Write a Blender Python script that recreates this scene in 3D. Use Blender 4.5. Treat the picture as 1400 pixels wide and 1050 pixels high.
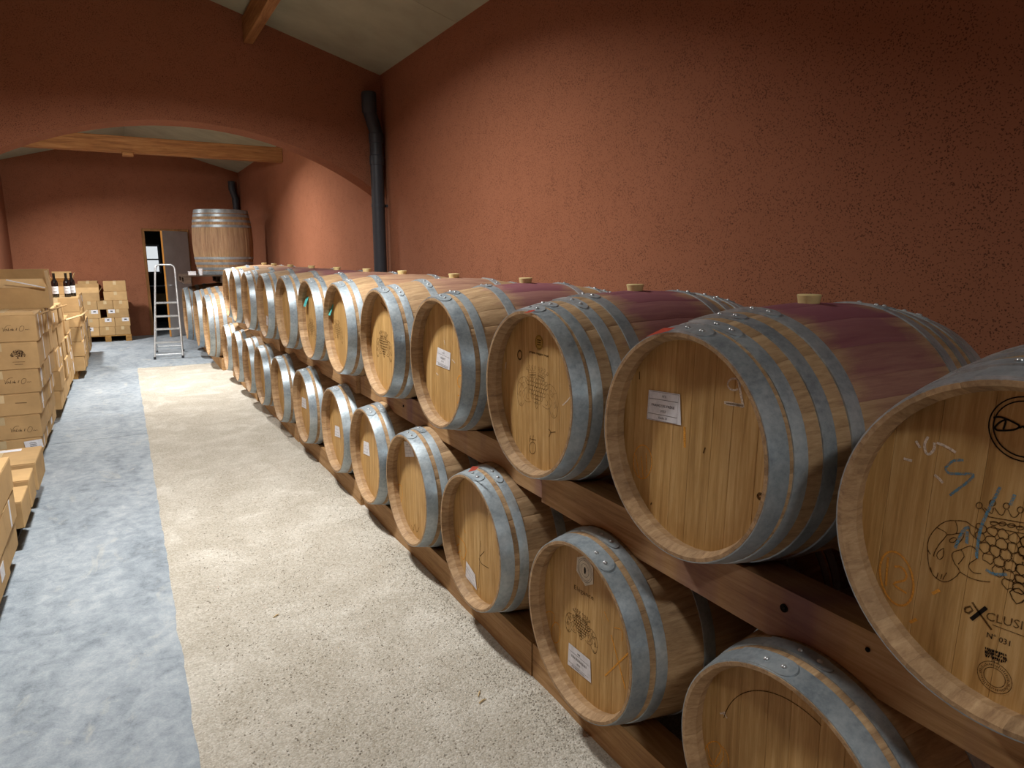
import bpy, math, random
from mathutils import Vector, Matrix, noise
R = random.Random(7)
PI = math.pi

# ------------------------------------------------------------------ scene, camera, light
for o in list(bpy.data.objects):
    bpy.data.objects.remove(o, do_unlink=True)
S = bpy.context.scene
COL = S.collection
S.view_settings.view_transform = 'Standard'
S.view_settings.look = 'None'
S.view_settings.gamma = 1.0
S.view_settings.use_curve_mapping = False
S.view_settings.exposure = 0.0

FPX, PITCH, YAW, EYE = 929.94, math.radians(10.8217), math.radians(29.5483), 1.64
FW = Vector((math.sin(YAW) * math.cos(PITCH), math.cos(YAW) * math.cos(PITCH), -math.sin(PITCH)))
RT = Vector((math.cos(YAW), -math.sin(YAW), 0))
UP = RT.cross(FW)
CAMP = Vector((0, 0, EYE))
cd = bpy.data.cameras.new('camera')
cd.sensor_width = 36
cd.lens = FPX / 1400 * 36
cd.clip_start = 0.05
cam = bpy.data.objects.new('camera', cd)
COL.objects.link(cam)
m3 = Matrix((RT, UP, -FW)).transposed()
cam.matrix_world = Matrix.Translation(CAMP) @ m3.to_4x4()
S.camera = cam

w = bpy.data.worlds.new('world')
S.world = w
w.use_nodes = True
w.node_tree.nodes['Background'].inputs[0].default_value = (0.8, 0.85, 1, 1)
w.node_tree.nodes['Background'].inputs[1].default_value = 0.01

# lamps of the place: (position, aim, power, size, colour, beam angle)
LAMPS = [
    ((0.08, 3.85, 3.62), (0.28, 4.20, 0.0), 124, (0.36, 0.20), (1.0, 0.99, 0.97), 141),
    ((0.30, 9.75, 3.60), (0.35, 9.6, 0.0), 165, (0.36, 0.20), (1.0, 0.99, 0.97), 140),
    ((-1.60, 7.30, 2.78), (1.7, 12.4, 0.8), 34, (0.22, 0.16), (1.0, 0.98, 0.95), 150),
    ((0.05, -1.90, 3.62), (0.20, -1.70, 0.0), 50, (0.36, 0.20), (1.0, 0.99, 0.97), 140),
    ((-1.35, 13.30, 3.28), (-0.30, 14.0, 0.0), 80, (0.36, 0.20), (1.0, 0.99, 0.97), 124),
]


def ray(u, v):
    return FW + RT * ((u - 700) / FPX) + UP * ((525 - v) / FPX)


def onX(u, v, X):
    d = ray(u, v)
    return CAMP + d * (X / d.x)


def onY(u, v, Y):
    d = ray(u, v)
    return CAMP + d * (Y / d.y)


# ------------------------------------------------------------------ helpers
def tag(o, label=None, cat=None, group=None, kind=None):
    if label: o['label'] = label
    if cat: o['category'] = cat
    if group: o['group'] = group
    if kind: o['kind'] = kind
    return o


def thing(name, loc, label, cat, group=None, rot=(0, 0, 0)):
    o = bpy.data.objects.new(name, None)
    o.empty_display_size = 0.1
    COL.objects.link(o)
    o.location = loc
    o.rotation_euler = rot
    return tag(o, label, cat, group)


def put(name, me, parent=None, loc=(0, 0, 0), rot=(0, 0, 0)):
    o = bpy.data.objects.new(name, me)
    COL.objects.link(o)
    if parent is not None:
        o.parent = parent
    o.location = loc
    o.rotation_euler = rot
    return o


def wput(name, me, parent):
    """me is in world coordinates; parent is an unrotated empty (or unrotated child of one)"""
    off = Vector((0, 0, 0))
    q = parent
    while q is not None:
        off += q.location
        q = q.parent
    return put(name, me, parent, loc=-off)


class MB:
    def __init__(s):
        s.v = []
        s.f = []

    def add(s, vs, fs):
        b = len(s.v)
        s.v += [tuple(x) for x in vs]
        s.f += [tuple(b + i for i in f) for f in fs]

    def box(s, x0, x1, y0, y1, z0, z1, M=None):
        vs = [(x, y, z) for z in (z0, z1) for y in (y0, y1) for x in (x0, x1)]
        if M: vs = [M @ Vector(a) for a in vs]
        s.add(vs, [(0, 2, 3, 1), (4, 5, 7, 6), (0, 1, 5, 4), (2, 6, 7, 3), (0, 4, 6, 2), (1, 3, 7, 5)])

    def bbox(s, x0, x1, y0, y1, z0, z1, b=0.004, M=None):
        """box with all edges chamfered"""
        vs = []
        ix = {}
        for k, z in enumerate((z0, z1)):
            for j, y in enumerate((y0, y1)):
                for i, x in enumerate((x0, x1)):
                    sx, sy, sz = (1, -1)[i], (1, -1)[j], (1, -1)[k]
                    for ax in range(3):
                        p = [x + sx * b, y + sy * b, z + sz * b]
                        p[ax] = (x, y, z)[ax]
                        ix[i, j, k, ax] = len(vs)
                        vs.append(Vector(p))
        fs = []
        g = lambda i, j, k, a: ix[i, j, k, a]
        for i in (0, 1):
            q = [g(i, 0, 0, 0), g(i, 1, 0, 0), g(i, 1, 1, 0), g(i, 0, 1, 0)]
            fs.append(q if i else q[::-1])
            q = [g(0, i, 0, 1), g(0, i, 1, 1), g(1, i, 1, 1), g(1, i, 0, 1)]
            fs.append(q if i else q[::-1])
            q = [g(0, 0, i, 2), g(1, 0, i, 2), g(1, 1, i, 2), g(0, 1, i, 2)]
            fs.append(q if i else q[::-1])
        for a in (0, 1):
            for c in (0, 1):
                fs.append((g(0, a, c, 1), g(1, a, c, 1), g(1, a, c, 2), g(0, a, c, 2)))
                fs.append((g(a, 0, c, 0), g(a, 1, c, 0), g(a, 1, c, 2), g(a, 0, c, 2)))
                fs.append((g(a, c, 0, 0), g(a, c, 1, 0), g(a, c, 1, 1), g(a, c, 0, 1)))
        for i in (0, 1):
            for j in (0, 1):
                for k in (0, 1):
                    fs.append((g(i, j, k, 0), g(i, j, k, 1), g(i, j, k, 2)))
        if M: vs = [M @ a for a in vs]
        s.add(vs, fs)

    def lathe(s, prof, n=32, axis='z', closed=False, c=(0, 0, 0)):
        """prof: (r, h)"""
        vs = []
        for r, h in prof:
            for k in range(n):
                a = 2 * PI * k / n
                if axis == 'z':
                    vs.append((c[0] + r * math.cos(a), c[1] + r * math.sin(a), c[2] + h))
                else:
                    vs.append((c[0] + h, c[1] + r * math.cos(a), c[2] + r * math.sin(a)))
        m = len(prof)
        fs = []
        for i in range(m if closed else m - 1):
            j = (i + 1) % m
            for k in range(n):
                l = (k + 1) % n
                fs.append((i * n + k, i * n + l, j * n + l, j * n + k))
        s.add(vs, fs)

    def tube(s, pts, r, n=8, caps=True):
        pts = [Vector(p) for p in pts]
        rs = r if isinstance(r, (list, tuple)) else [r] * len(pts)
        vs = []
        prev = None
        for i, p in enumerate(pts):
            t = (pts[min(i + 1, len(pts) - 1)] - pts[max(i - 1, 0)]).normalized()
            if prev is None:
                a = Vector((0, 0, 1)) if abs(t.z) < 0.9 else Vector((1, 0, 0))
                u = t.cross(a).normalized()
            else:
                u = (prev - t * prev.dot(t)).normalized()
            prev = u
            v2 = t.cross(u)
            for k in range(n):
                a = 2 * PI * k / n
                vs.append(p + (u * math.cos(a) + v2 * math.sin(a)) * rs[i])
        fs = []
        for i in range(len(pts) - 1):
            for k in range(n):
                l = (k + 1) % n
                fs.append((i * n + k, i * n + l, (i + 1) * n + l, (i + 1) * n + k))
        if caps:
            fs.append(tuple(range(n))[::-1])
            fs.append(tuple((len(pts) - 1) * n + k for k in range(n)))
        s.add(vs, fs)

    def ribbon(s, pts, wd, nrm, closed=False):
        pts = [Vector(p) for p in pts]
        n = Vector(nrm)
        m = len(pts)
        if m < 2: return
        vs = []
        for i, p in enumerate(pts):
            if closed:
                t = pts[(i + 1) % m] - pts[i - 1]
            else:
                t = pts[min(i + 1, m - 1)] - pts[max(i - 1, 0)]
            if t.length < 1e-9: t = Vector((0, 1e-6, 1e-6))
            sd = n.cross(t.normalized()) * (wd / 2)
            vs += [p + sd, p - sd]
        fs = []
        for i in range(m if closed else m - 1):
            j = (i + 1) % m
            fs.append((2 * i, 2 * i + 1, 2 * j + 1, 2 * j))
        s.add(vs, fs)

    def mesh(s, name, mat, smooth=None):
        me = bpy.data.meshes.new(name)
        me.from_pydata(s.v, [], s.f)
        me.materials.append(mat)
        if smooth is not None:
            me.polygons.foreach_set('use_smooth', [True] * len(me.polygons))
            me.update()
            me.set_sharp_from_angle(angle=math.radians(smooth))
        me.update()
        return me

    def build(s, name, mat, parent=None, smooth=None, world=False, loc=(0, 0, 0), rot=(0, 0, 0)):
        me = s.mesh(name, mat, smooth)
        if world and parent is not None:
            return wput(name, me, parent)
        return put(name, me, parent, loc, rot)


# ------------------------------------------------------------------ materials
def new_mat(name):
    m = bpy.data.materials.new(name)
    m.use_nodes = True
    nt = m.node_tree
    b = nt.nodes['Principled BSDF']
    return m, nt, b


def N(nt, typ, **kw):
    n = nt.nodes.new(typ)
    for k, v in kw.items():
        if k.startswith('i_'):
            n.inputs[k[2:].replace('_', ' ')].default_value = v
        else:
            setattr(n, k, v)
    return n


def L(nt, a, b):
    nt.links.new(a, b)


def rgb(h):
    h = h.lstrip('#')
    c = [int(h[i:i + 2], 16) / 255 for i in (0, 2, 4)]
    return tuple(x / 12.92 if x < 0.04045 else ((x + 0.055) / 1.055) ** 2.4 for x in c) + (1,)


def ramp(nt, fac, stops):
    r = N(nt, 'ShaderNodeValToRGB')
    e = r.color_ramp.elements
    while len(e) < len(stops): e.new(0.5)
    for i, (p, c) in enumerate(stops):
        e[i].position = p
        e[i].color = c
    L(nt, fac, r.inputs[0])
    return r.outputs[0]


def coord(nt, scale=(1, 1, 1), out='Object', rnd=0.0):
    t = N(nt, 'ShaderNodeTexCoord')
    mp = N(nt, 'ShaderNodeMapping')
    mp.inputs['Scale'].default_value = scale
    L(nt, t.outputs[out], mp.inputs['Vector'])
    if rnd:
        oi = N(nt, 'ShaderNodeObjectInfo')
        mu = N(nt, 'ShaderNodeMath', operation='MULTIPLY')
        L(nt, oi.outputs['Random'], mu.inputs[0])
        mu.inputs[1].default_value = rnd
        L(nt, mu.outputs[0], mp.inputs['Location'])
    return mp.outputs[0]


def noisetex(nt, vec, scale, detail=4, rough=0.6, dist=0.0):
    n = N(nt, 'ShaderNodeTexNoise')
    n.inputs['Scale'].default_value = scale
    n.inputs['Detail'].default_value = detail
    n.inputs['Roughness'].default_value = rough
    n.inputs['Distortion'].default_value = dist
    L(nt, vec, n.inputs['Vector'])
    return n.outputs['Fac']


def mix(nt, fac, a, b, mode='MIX'):
    m = N(nt, 'ShaderNodeMix', data_type='RGBA', blend_type=mode)
    for sock, val in ((m.inputs[0], fac), (m.inputs[6], a), (m.inputs[7], b)):
        if isinstance(val, (int, float)):
            sock.default_value = val
        elif isinstance(val, tuple):
            sock.default_value = val
        else:
            L(nt, val, sock)
    return m.outputs[2]


def math_(nt, op, a, b=None, clamp=False):
    m = N(nt, 'ShaderNodeMath', operation=op)
    m.use_clamp = clamp
    for i, x in enumerate((a, b)):
        if x is None: continue
        if isinstance(x, (int, float)):
            m.inputs[i].default_value = x
        else:
            L(nt, x, m.inputs[i])
    return m.outputs[0]


def bump(nt, b, height, strength=0.3, dist=0.01):
    bp = N(nt, 'ShaderNodeBump')
    bp.inputs['Strength'].default_value = strength
    bp.inputs['Distance'].default_value = dist
    L(nt, height, bp.inputs['Height'])
    L(nt, bp.outputs[0], b.inputs['Normal'])


def objvar(nt, col, lo=0.8, hi=1.15):
    """brightness varies from object to object"""
    oi = N(nt, 'ShaderNodeObjectInfo')
    mr = N(nt, 'ShaderNodeMapRange')
    mr.inputs[3].default_value = lo
    mr.inputs[4].default_value = hi
    L(nt, oi.outputs['Random'], mr.inputs[0])
    hs = N(nt, 'ShaderNodeHueSaturation')
    L(nt, mr.outputs[0], hs.inputs['Value'])
    L(nt, col, hs.inputs['Color'])
    return hs.outputs[0]


def oattr(nt, name):
    a = N(nt, 'ShaderNodeAttribute', attribute_type='OBJECT', attribute_name=name)
    return a.outputs['Fac']


def wood(name, dark, mid, light, axis='x', rough=0.6, grain=1.0, var=(0.8, 1.15), stain=None, bstr=0.25, spill=None):
    m, nt, b = new_mat(name)
    sc = {'x': (1.2, 22, 22), 'y': (22, 1.2, 22), 'z': (22, 22, 1.2)}[axis]
    v = coord(nt, tuple(s * grain for s in sc), rnd=37.0)
    f1 = noisetex(nt, v, 2.2, 6, 0.62, 0.6)
    f2 = noisetex(nt, v, 11.0, 3, 0.7)
    f = math_(nt, 'ADD', math_(nt, 'MULTIPLY', f1, 0.72), math_(nt, 'MULTIPLY', f2, 0.28))
    col = ramp(nt, f, [(0.30, rgb(dark)), (0.50, rgb(mid)), (0.70, rgb(light))])
    v2 = coord(nt, (1, 1, 1), rnd=11.0)
    dirt = noisetex(nt, v2, 5.0, 4, 0.65)
    dm = N(nt, 'ShaderNodeMapRange')
    dm.inputs[1].default_value = 0.55
    dm.inputs[2].default_value = 0.8
    dm.inputs[4].default_value = 0.35
    L(nt, dirt, dm.inputs[0])
    col = mix(nt, dm.outputs[0], col, rgb(dark), 'MIX')
    col = objvar(nt, col, *var)
    if stain:
        # wine stain: amount is a custom property of the piece
        geo = N(nt, 'ShaderNodeTexCoord')
        sp = N(nt, 'ShaderNodeSeparateXYZ')
        L(nt, geo.outputs['Object'], sp.inputs[0])
        ax = math_(nt, 'ABSOLUTE', sp.outputs[{'x': 0, 'y': 1, 'z': 2}[axis]])
        n1 = noisetex(nt, coord(nt, (3, 9, 9), rnd=5.0), 1.6, 5, 0.65)
        edge = math_(nt, 'ADD', ax, math_(nt, 'MULTIPLY', math_(nt, 'SUBTRACT', n1, 0.5), 0.30))
        mr = N(nt, 'ShaderNodeMapRange')
        mr.inputs[1].default_value = 0.25
        mr.inputs[2].default_value = 0.12
        L(nt, edge, mr.inputs[0])
        fac = math_(nt, 'MULTIPLY', mr.outputs[0], oattr(nt, 'stain'), clamp=True)
        fac = math_(nt, 'MULTIPLY', fac, 0.88)
        col = mix(nt, fac, col, rgb(stain), 'MIX')
    if spill:
        # wine run down over the timber in patches
        ns = noisetex(nt, coord(nt, (1.0, 2.6, 0.5)), 1.25, 3, 0.55)
        mr = N(nt, 'ShaderNodeMapRange')
        mr.inputs[1].default_value = 0.50
        mr.inputs[2].default_value = 0.72
        L(nt, ns, mr.inputs[0])
        col = mix(nt, math_(nt, 'MULTIPLY', mr.outputs[0], oattr(nt, 'spill'), clamp=True), col, rgb(spill))
    L(nt, col, b.inputs['Base Color'])
    b.inputs['Roughness'].default_value = rough
    b.inputs['Specular IOR Level'].default_value = 0.25
    bump(nt, b, f, bstr, 0.003)
    return m


def plain(name, col, rough=0.6, metal=0.0, var=None, nz=None, spec=0.4, emit=None, coat=0.0):
    m, nt, b = new_mat(name)
    b.inputs['Roughness'].default_value = rough
    b.inputs['Metallic'].default_value = metal
    b.inputs['Specular IOR Level'].default_value = spec
    v = coord(nt, (1, 1, 1), rnd=9.0)
    f = noisetex(nt, v, nz or 30, 4, 0.6)
    c = rgb(col)
    lo = tuple(x * 0.86 for x in c[:3]) + (1,)
    hi = tuple(min(1, x * 1.1) for x in c[:3]) + (1,)
    cc = ramp(nt, f, [(0.3, lo), (0.7, hi)])
    if var: cc = objvar(nt, cc, *var)
    L(nt, cc, b.inputs['Base Color'])
    if emit:
        b.inputs['Emission Color'].default_value = emit[0]
        b.inputs['Emission Strength'].default_value = emit[1]
    if coat: b.inputs['Coat Weight'].default_value = coat
    return m


def stucco():
    m, nt, b = new_mat('terracotta_stucco')
    t = N(nt, 'ShaderNodeNewGeometry')
    pos = t.outputs['Position']
    n1 = noisetex(nt, pos, 0.6, 4, 0.55)
    n2 = noisetex(nt, pos, 22, 5, 0.7)
    col = ramp(nt, n1, [(0.3, rgb('#935f45')), (0.7, rgb('#a0694f'))])
    # pits of the scraped render
    mp = N(nt, 'ShaderNodeMapping')
    L(nt, pos, mp.inputs['Vector'])
    nd = N(nt, 'ShaderNodeTexNoise')
    nd.inputs['Scale'].default_value = 60
    L(nt, pos, nd.inputs['Vector'])
    ad = mix(nt, 0.02, pos, nd.outputs['Color'], 'ADD')
    vo = N(nt, 'ShaderNodeTexVoronoi', feature='F1')
    vo.inputs['Scale'].default_value = 125
    vo.inputs['Randomness'].default_value = 1.0
    L(nt, ad, vo.inputs['Vector'])
    dn = noisetex(nt, pos, 9, 3, 0.6)
    thr = math_(nt, 'ADD', math_(nt, 'MULTIPLY', dn, 0.42), 0.09)
    pit = N(nt, 'ShaderNodeMapRange')
    L(nt, math_(nt, 'SUBTRACT', vo.outputs['Distance'], thr), pit.inputs[0])
    pit.inputs[1].default_value = -0.07
    pit.inputs[2].default_value = 0.02
    col = mix(nt, math_(nt, 'MULTIPLY', math_(nt, 'SUBTRACT', 1.0, pit.outputs[0]), 0.75), col, rgb('#4d2c1f'))
    L(nt, col, b.inputs['Base Color'])
    b.inputs['Roughness'].default_value = 0.9
    b.inputs['Specular IOR Level'].default_value = 0.15
    h = math_(nt, 'ADD', math_(nt, 'MULTIPLY', pit.outputs[0], 0.8), math_(nt, 'MULTIPLY', n2, 0.5))
    bump(nt, b, h, 0.5, 0.004)
    return m


def concrete():
    m, nt, b = new_mat('worn_concrete')
    t = N(nt, 'ShaderNodeNewGeometry')
    pos = t.outputs['Position']
    mp = N(nt, 'ShaderNodeMapping')
    mp.inputs['Scale'].default_value = (1.6, 0.7, 1)
    L(nt, pos, mp.inputs['Vector'])
    n1 = noisetex(nt, mp.outputs[0], 2.0, 8, 0.65, 0.8)
    n2 = noisetex(nt, pos, 14, 6, 0.7, 0.4)
    n3 = noisetex(nt, pos, 120, 3, 0.6)
    f = math_(nt, 'ADD', math_(nt, 'MULTIPLY', n1, 0.42), math_(nt, 'ADD', math_(nt, 'MULTIPLY', n2, 0.43), math_(nt, 'MULTIPLY', n3, 0.15)))
    col = ramp(nt, f, [(0.35, rgb('#636c74')), (0.45, rgb('#858f97')), (0.54, rgb('#99a2a9')), (0.66, rgb('#b2b8ba'))])
    du = noisetex(nt, mp.outputs[0], 3.3, 6, 0.7, 1.0)
    dr = N(nt, 'ShaderNodeMapRange')
    dr.inputs[1].default_value = 0.58
    dr.inputs[2].default_value = 0.75
    dr.inputs[4].default_value = 0.7
    L(nt, du, dr.inputs[0])
    col = mix(nt, dr.outputs[0], col, rgb('#b9b8b0'))
    L(nt, col, b.inputs['Base Color'])
    b.inputs['Roughness'].default_value = 0.72
    bump(nt, b, math_(nt, 'ADD', math_(nt, 'MULTIPLY', n2, 0.6), math_(nt, 'MULTIPLY', n3, 0.4)), 0.5, 0.010)
    return m


def gravel():
    m, nt, b = new_mat('fine_gravel')
    t = N(nt, 'ShaderNodeNewGeometry')
    pos = t.outputs['Position']
    vo = N(nt, 'ShaderNodeTexVoronoi', feature='F1')
    vo.inputs['Scale'].default_value = 150
    L(nt, pos, vo.inputs['Vector'])
    sp = N(nt, 'ShaderNodeSeparateColor')
    L(nt, vo.outputs['Color'], sp.inputs[0])
    n1 = noisetex(nt, pos, 3.0, 6, 0.65, 0.5)
    n2 = noisetex(nt, pos, 60, 5, 0.75)
    col = ramp(nt, sp.outputs[0], [(0.0, rgb('#948b7a')), (0.35, rgb('#b9b1a1')), (0.7, rgb('#cec7b9')), (1.0, rgb('#e6e1d6'))])
    big = ramp(nt, n1, [(0.3, rgb('#a9a294')), (0.5, rgb('#bdb7ab')), (0.68, rgb('#dfdbd1'))])
    col = mix(nt, 0.55, col, big)
    col = mix(nt, math_(nt, 'MULTIPLY', math_(nt, 'SUBTRACT', 1.0, n2), 0.30), col, rgb('#8f8675'))
    L(nt, col, b.inputs['Base Color'])
    b.inputs['Roughness'].default_value = 0.95
    b.inputs['Specular IOR Level'].default_value = 0.1
    h = math_(nt, 'ADD', math_(nt, 'MULTIPLY', math_(nt, 'SUBTRACT', 0.6, vo.outputs['Distance']), 0.7), n2)
    bump(nt, b, h, 0.7, 0.008)
    return m


def galv(name='galvanised_steel', tint=('#87929a', '#a8b3b9', '#c2cacd'), rough=0.40):
    m, nt, b = new_mat(name)
    v = coord(nt, (1, 1, 1), rnd=21.0)
    n1 = noisetex(nt, v, 9, 5, 0.65)
    n2 = noisetex(nt, v, 70, 4, 0.7)
    f = math_(nt, 'ADD', math_(nt, 'MULTIPLY', n1, 0.6), math_(nt, 'MULTIPLY', n2, 0.4))
    col = ramp(nt, f, [(0.34, rgb(tint[0])), (0.5, rgb(tint[1])), (0.66, rgb(tint[2]))])
    col = objvar(nt, col, 0.85, 1.1)
    L(nt, col, b.inputs['Base Color'])
    b.inputs['Metallic'].default_value = 0.55
    r = N(nt, 'ShaderNodeMapRange')
    L(nt, n2, r.inputs[0])
    r.inputs[3].default_value = rough - 0.1
    r.inputs[4].default_value = rough + 0.16
    L(nt, r.outputs[0], b.inputs['Roughness'])
    bump(nt, b, f, 0.12, 0.002)
    return m


M = {}
M['stave'] = wood('oak_stave', '#7d6147', '#a48663', '#bfa27c', 'x', 0.62, 1.0, (0.86, 1.14), stain='#7b4256')
M['head'] = wood('oak_head', '#96713f', '#ba945b', '#d3b079', 'z', 0.55, 1.0, (0.93, 1.07))
M['hoop'] = galv()
M['rivet'] = galv('rivet_steel', ('#b0b4b6', '#c6cacc', '#dcdfe0'), 0.28)
M['stucco'] = stucco()
M['concrete'] = concrete()
M['gravel'] = gravel()
M['pebble'] = plain('pebble', '#c3b79d', 0.95, var=(0.7, 1.2), spec=0.1)
M['ceiling'] = plain('ceiling_board', '#a8a58c', 0.85, nz=2.5, spec=0.1)
M['rackwood'] = wood('rack_timber', '#84613f', '#ad875a', '#c6a278', 'y', 0.75, 0.8, (0.88, 1.1), spill='#6d4a58')
M['roofwood'] = wood('roof_timber', '#6f4526', '#9a6a3e', '#b98a58', 'y', 0.75, 0.7, (0.9, 1.05))
M['roofwoodx'] = wood('roof_timber_x', '#6f4526', '#9a6a3e', '#b98a58', 'x', 0.75, 0.7, (0.9, 1.05))
M['palletwood'] = wood('pallet_timber', '#7d5a33', '#ad8349', '#caa163', 'x', 0.8, 0.8, (0.75, 1.1))
M['darkpallet'] = wood('old_pallet_timber', '#2f2620', '#4d3e33', '#6a5848', 'x', 0.85, 0.8, (0.8, 1.3))
M['card'] = plain('brown_cardboard', '#bb9a6c', 0.85, var=(0.86, 1.1), nz=6, spec=0.15)
M['cardin'] = plain('cardboard_inside', '#a08055', 0.9, nz=8, spec=0.1)
M['cardpale'] = plain('pale_cardboard', '#cdb488', 0.85, nz=10, spec=0.15)
M['tape'] = plain('parcel_tape', '#c9b48c', 0.35, var=(0.85, 1.15), nz=15)
M['white'] = plain('white_paper', '#dcdcdf', 0.7, nz=40, spec=0.2)
M['sticker'] = plain('cream_sticker', '#e3dcc8', 0.6, nz=40)
M['ink'] = plain('printed_ink', '#33302f', 0.8, spec=0.1)
M['cardink'] = plain('carton_print', '#4b382a', 0.8, spec=0.1)
M['black'] = plain('black_stamp', '#1f1a15', 0.85, spec=0.1)


def chalk(name, col, lo, hi):
    m, nt, b = new_mat(name)
    b.inputs['Base Color'].default_value = rgb(col)
    b.inputs['Roughness'].default_value = 0.95
    b.inputs['Specular IOR Level'].default_value = 0.05
    f = noisetex(nt, coord(nt), 260, 3, 0.7)
    mr = N(nt, 'ShaderNodeMapRange')
    mr.inputs[1].default_value = 0.35
    mr.inputs[2].default_value = 0.62
    mr.inputs[3].default_value = lo
    mr.inputs[4].default_value = hi
    L(nt, f, mr.inputs[0])
    L(nt, mr.outputs[0], b.inputs['Alpha'])
    return m


M['orange'] = chalk('orange_chalk', '#e8a548', 0.55, 1.0)
M['blue'] = chalk('blue_chalk', '#5b93ad', 0.25, 0.8)
M['whitechalk'] = chalk('white_chalk', '#e4d6c4', 0.45, 1.0)
M['burn'] = chalk('branded_line', '#4a3016', 0.55, 0.95)
M['gold'] = plain('gold_seal', '#b08a2c', 0.5, spec=0.4)
M['bung'] = plain('silicone_bung', '#e0cd92', 0.5, var=(0.9, 1.08))
M['pipe'] = plain('dark_grey_plastic', '#3c4046', 0.45, nz=8)
M['redcard'] = plain('red_card', '#d2553f', 0.6)
M['teal'] = plain('turquoise_card', '#4fb7b5', 0.55)
M['alu'] = galv('aluminium', ('#a8acae', '#bfc3c5', '#d2d5d6'), 0.35)
M['doorgrey'] = plain('grey_door', '#c0c5c6', 0.45, nz=3)
M['dooredge'] = wood('door_edge_wood', '#a36a2c', '#c68a42', '#dca45c', 'z', 0.5)
M['framewood'] = wood('frame_wood', '#5c3a20', '#7c5530', '#96703f', 'z', 0.6)
M['bottle'] = plain('dark_bottle_glass', '#0d0a0c', 0.12, spec=0.6, coat=0.6)
M['capsule'] = plain('black_capsule', '#14100f', 0.35)
M['blackplastic'] = plain('black_plastic', '#2a2c30', 0.6)
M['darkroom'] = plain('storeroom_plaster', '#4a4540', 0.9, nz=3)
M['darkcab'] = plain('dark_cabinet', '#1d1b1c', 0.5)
M['lampbody'] = plain('lamp_housing', '#55585c', 0.5, metal=0.4)
M['curtain'] = plain('black_curtain', '#15161c', 0.9)


def emis(name, col, st):
    m, nt, b = new_mat(name)
    b.inputs['Base Color'].default_value = (0.8, 0.8, 0.8, 1)
    b.inputs['Emission Color'].default_value = col
    b.inputs['Emission Strength'].default_value = st
    return m


M['lampglass'] = emis('lamp_glass', (1, 0.98, 0.95, 1), 12)
M['daylight'] = emis('bright_window_glass', (0.92, 0.97, 1, 1), 0.75)

# ------------------------------------------------------------------ the room
XW, XL, YF, YA, YB = 2.32, -1.75, 15.8, 6.65, -4.0
EAVE = EYE + 1.675
SLOPE = 0.284
XR = (XW + XL) / 2


def roofz(x):
    return EAVE + SLOPE * (XW - x if x >= XR else x - XL)


def struct(name, mb, mat, smooth=None):
    return tag(mb.build(name, mat, None, smooth), kind='structure')


fl = MB()
fl.box(XL - 0.2, XW + 0.2, YB - 0.2, 19.2, -0.30, -0.10)
floor = struct('floor', fl, M['concrete'])
GX = 0.083
for (x0, x1, y0, y1) in ((XL, GX, YB, 7.00), (XL, GX, 7.006, 11.24), (XL, XW, 11.246, 19.0)):
    q = MB()
    q.bbox(x0, x1, y0, y1, -0.10, 0.0, 0.004)
    q.build('concrete_slab', M['concrete'], floor)
# gravel bed: undulating, heaped against the rack
nx, ny = 56, 380
gv, gf = [], []


def gravel_z(x, y):
    z = noise.fractal((x * 2.1, y * 1.3, 3.3), 1.0, 2.0, 4) * 0.010 - 0.006
    z += max(0, 1 - abs(x - 1.20) / 0.22) * (0.012 + 0.014 * noise.noise((x * 3, y * 2.2, 8)))
    if x < GX + 0.12: z = min(z, -0.004 + 0.002 * noise.noise((x * 9, y * 9, 1)))
    return z


for j in range(ny + 1):
    y = YB + (11.24 - YB) * j / ny
    for i in range(nx + 1):
        x = GX + 0.002 + (XW - GX - 0.002) * i / nx
        z = gravel_z(x, y)
        if i == 0:
            x = GX - 0.010 + 0.009 * noise.noise((y * 5, 0.3, 0.1)) + 0.005 * noise.noise((y * 21, 0.3, 0.1))
            z = 0.0008
        elif i == 1:
            z = max(z, 0.002)
        gv.append((x, y, z))
for j in range(ny):
    for i in range(nx):
        a = j * (nx + 1) + i
        gf.append((a, a + 1, a + nx + 2, a + nx + 1))
q = MB()
q.add(gv, gf)
tag(q.build('gravel_bed', M['gravel'], floor, 180), kind='stuff')
# loose grains lying on the bed near the rack and path
q = MB()
for _ in range(9000):
    y = 1.0 + 4.5 * R.random() ** 1.4
    x = R.uniform(GX + 0.02, 1.24)
    if R.random() < 0.35: x = 1.24 - abs(R.gauss(0, 0.10))
    if x < GX + 0.02: continue
    r = R.uniform(0.0018, 0.0042)
    z = gravel_z(x, y) + r * 0.35
    a = R.uniform(0, 6)
    vs = [(x, y, z + r * 0.8), (x, y, z - r * 0.8)] + [(x + r * R.uniform(0.7, 1.3) * math.cos(a + k * PI / 2), y + r * R.uniform(0.7, 1.3) * math.sin(a + k * PI / 2), z) for k in range(4)]
    q.add(vs, [(0, 2, 3), (0, 3, 4), (0, 4, 5), (0, 5, 2), (1, 3, 2), (1, 4, 3), (1, 5, 4), (1, 2, 5)])
tag(q.build('gravel_grain', M['gravel'], floor), kind='stuff')

q = MB()
q.box(XW, XW + 0.25, YB - 0.2, 16.0, -0.3, EAVE + 0.10)
struct('wall_right', q, M['stucco'])
q = MB()
q.box(XL - 0.25, XL, YB - 0.2, 16.0, -0.3, EAVE + 0.10)
struct('wall_left', q, M['stucco'])


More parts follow.
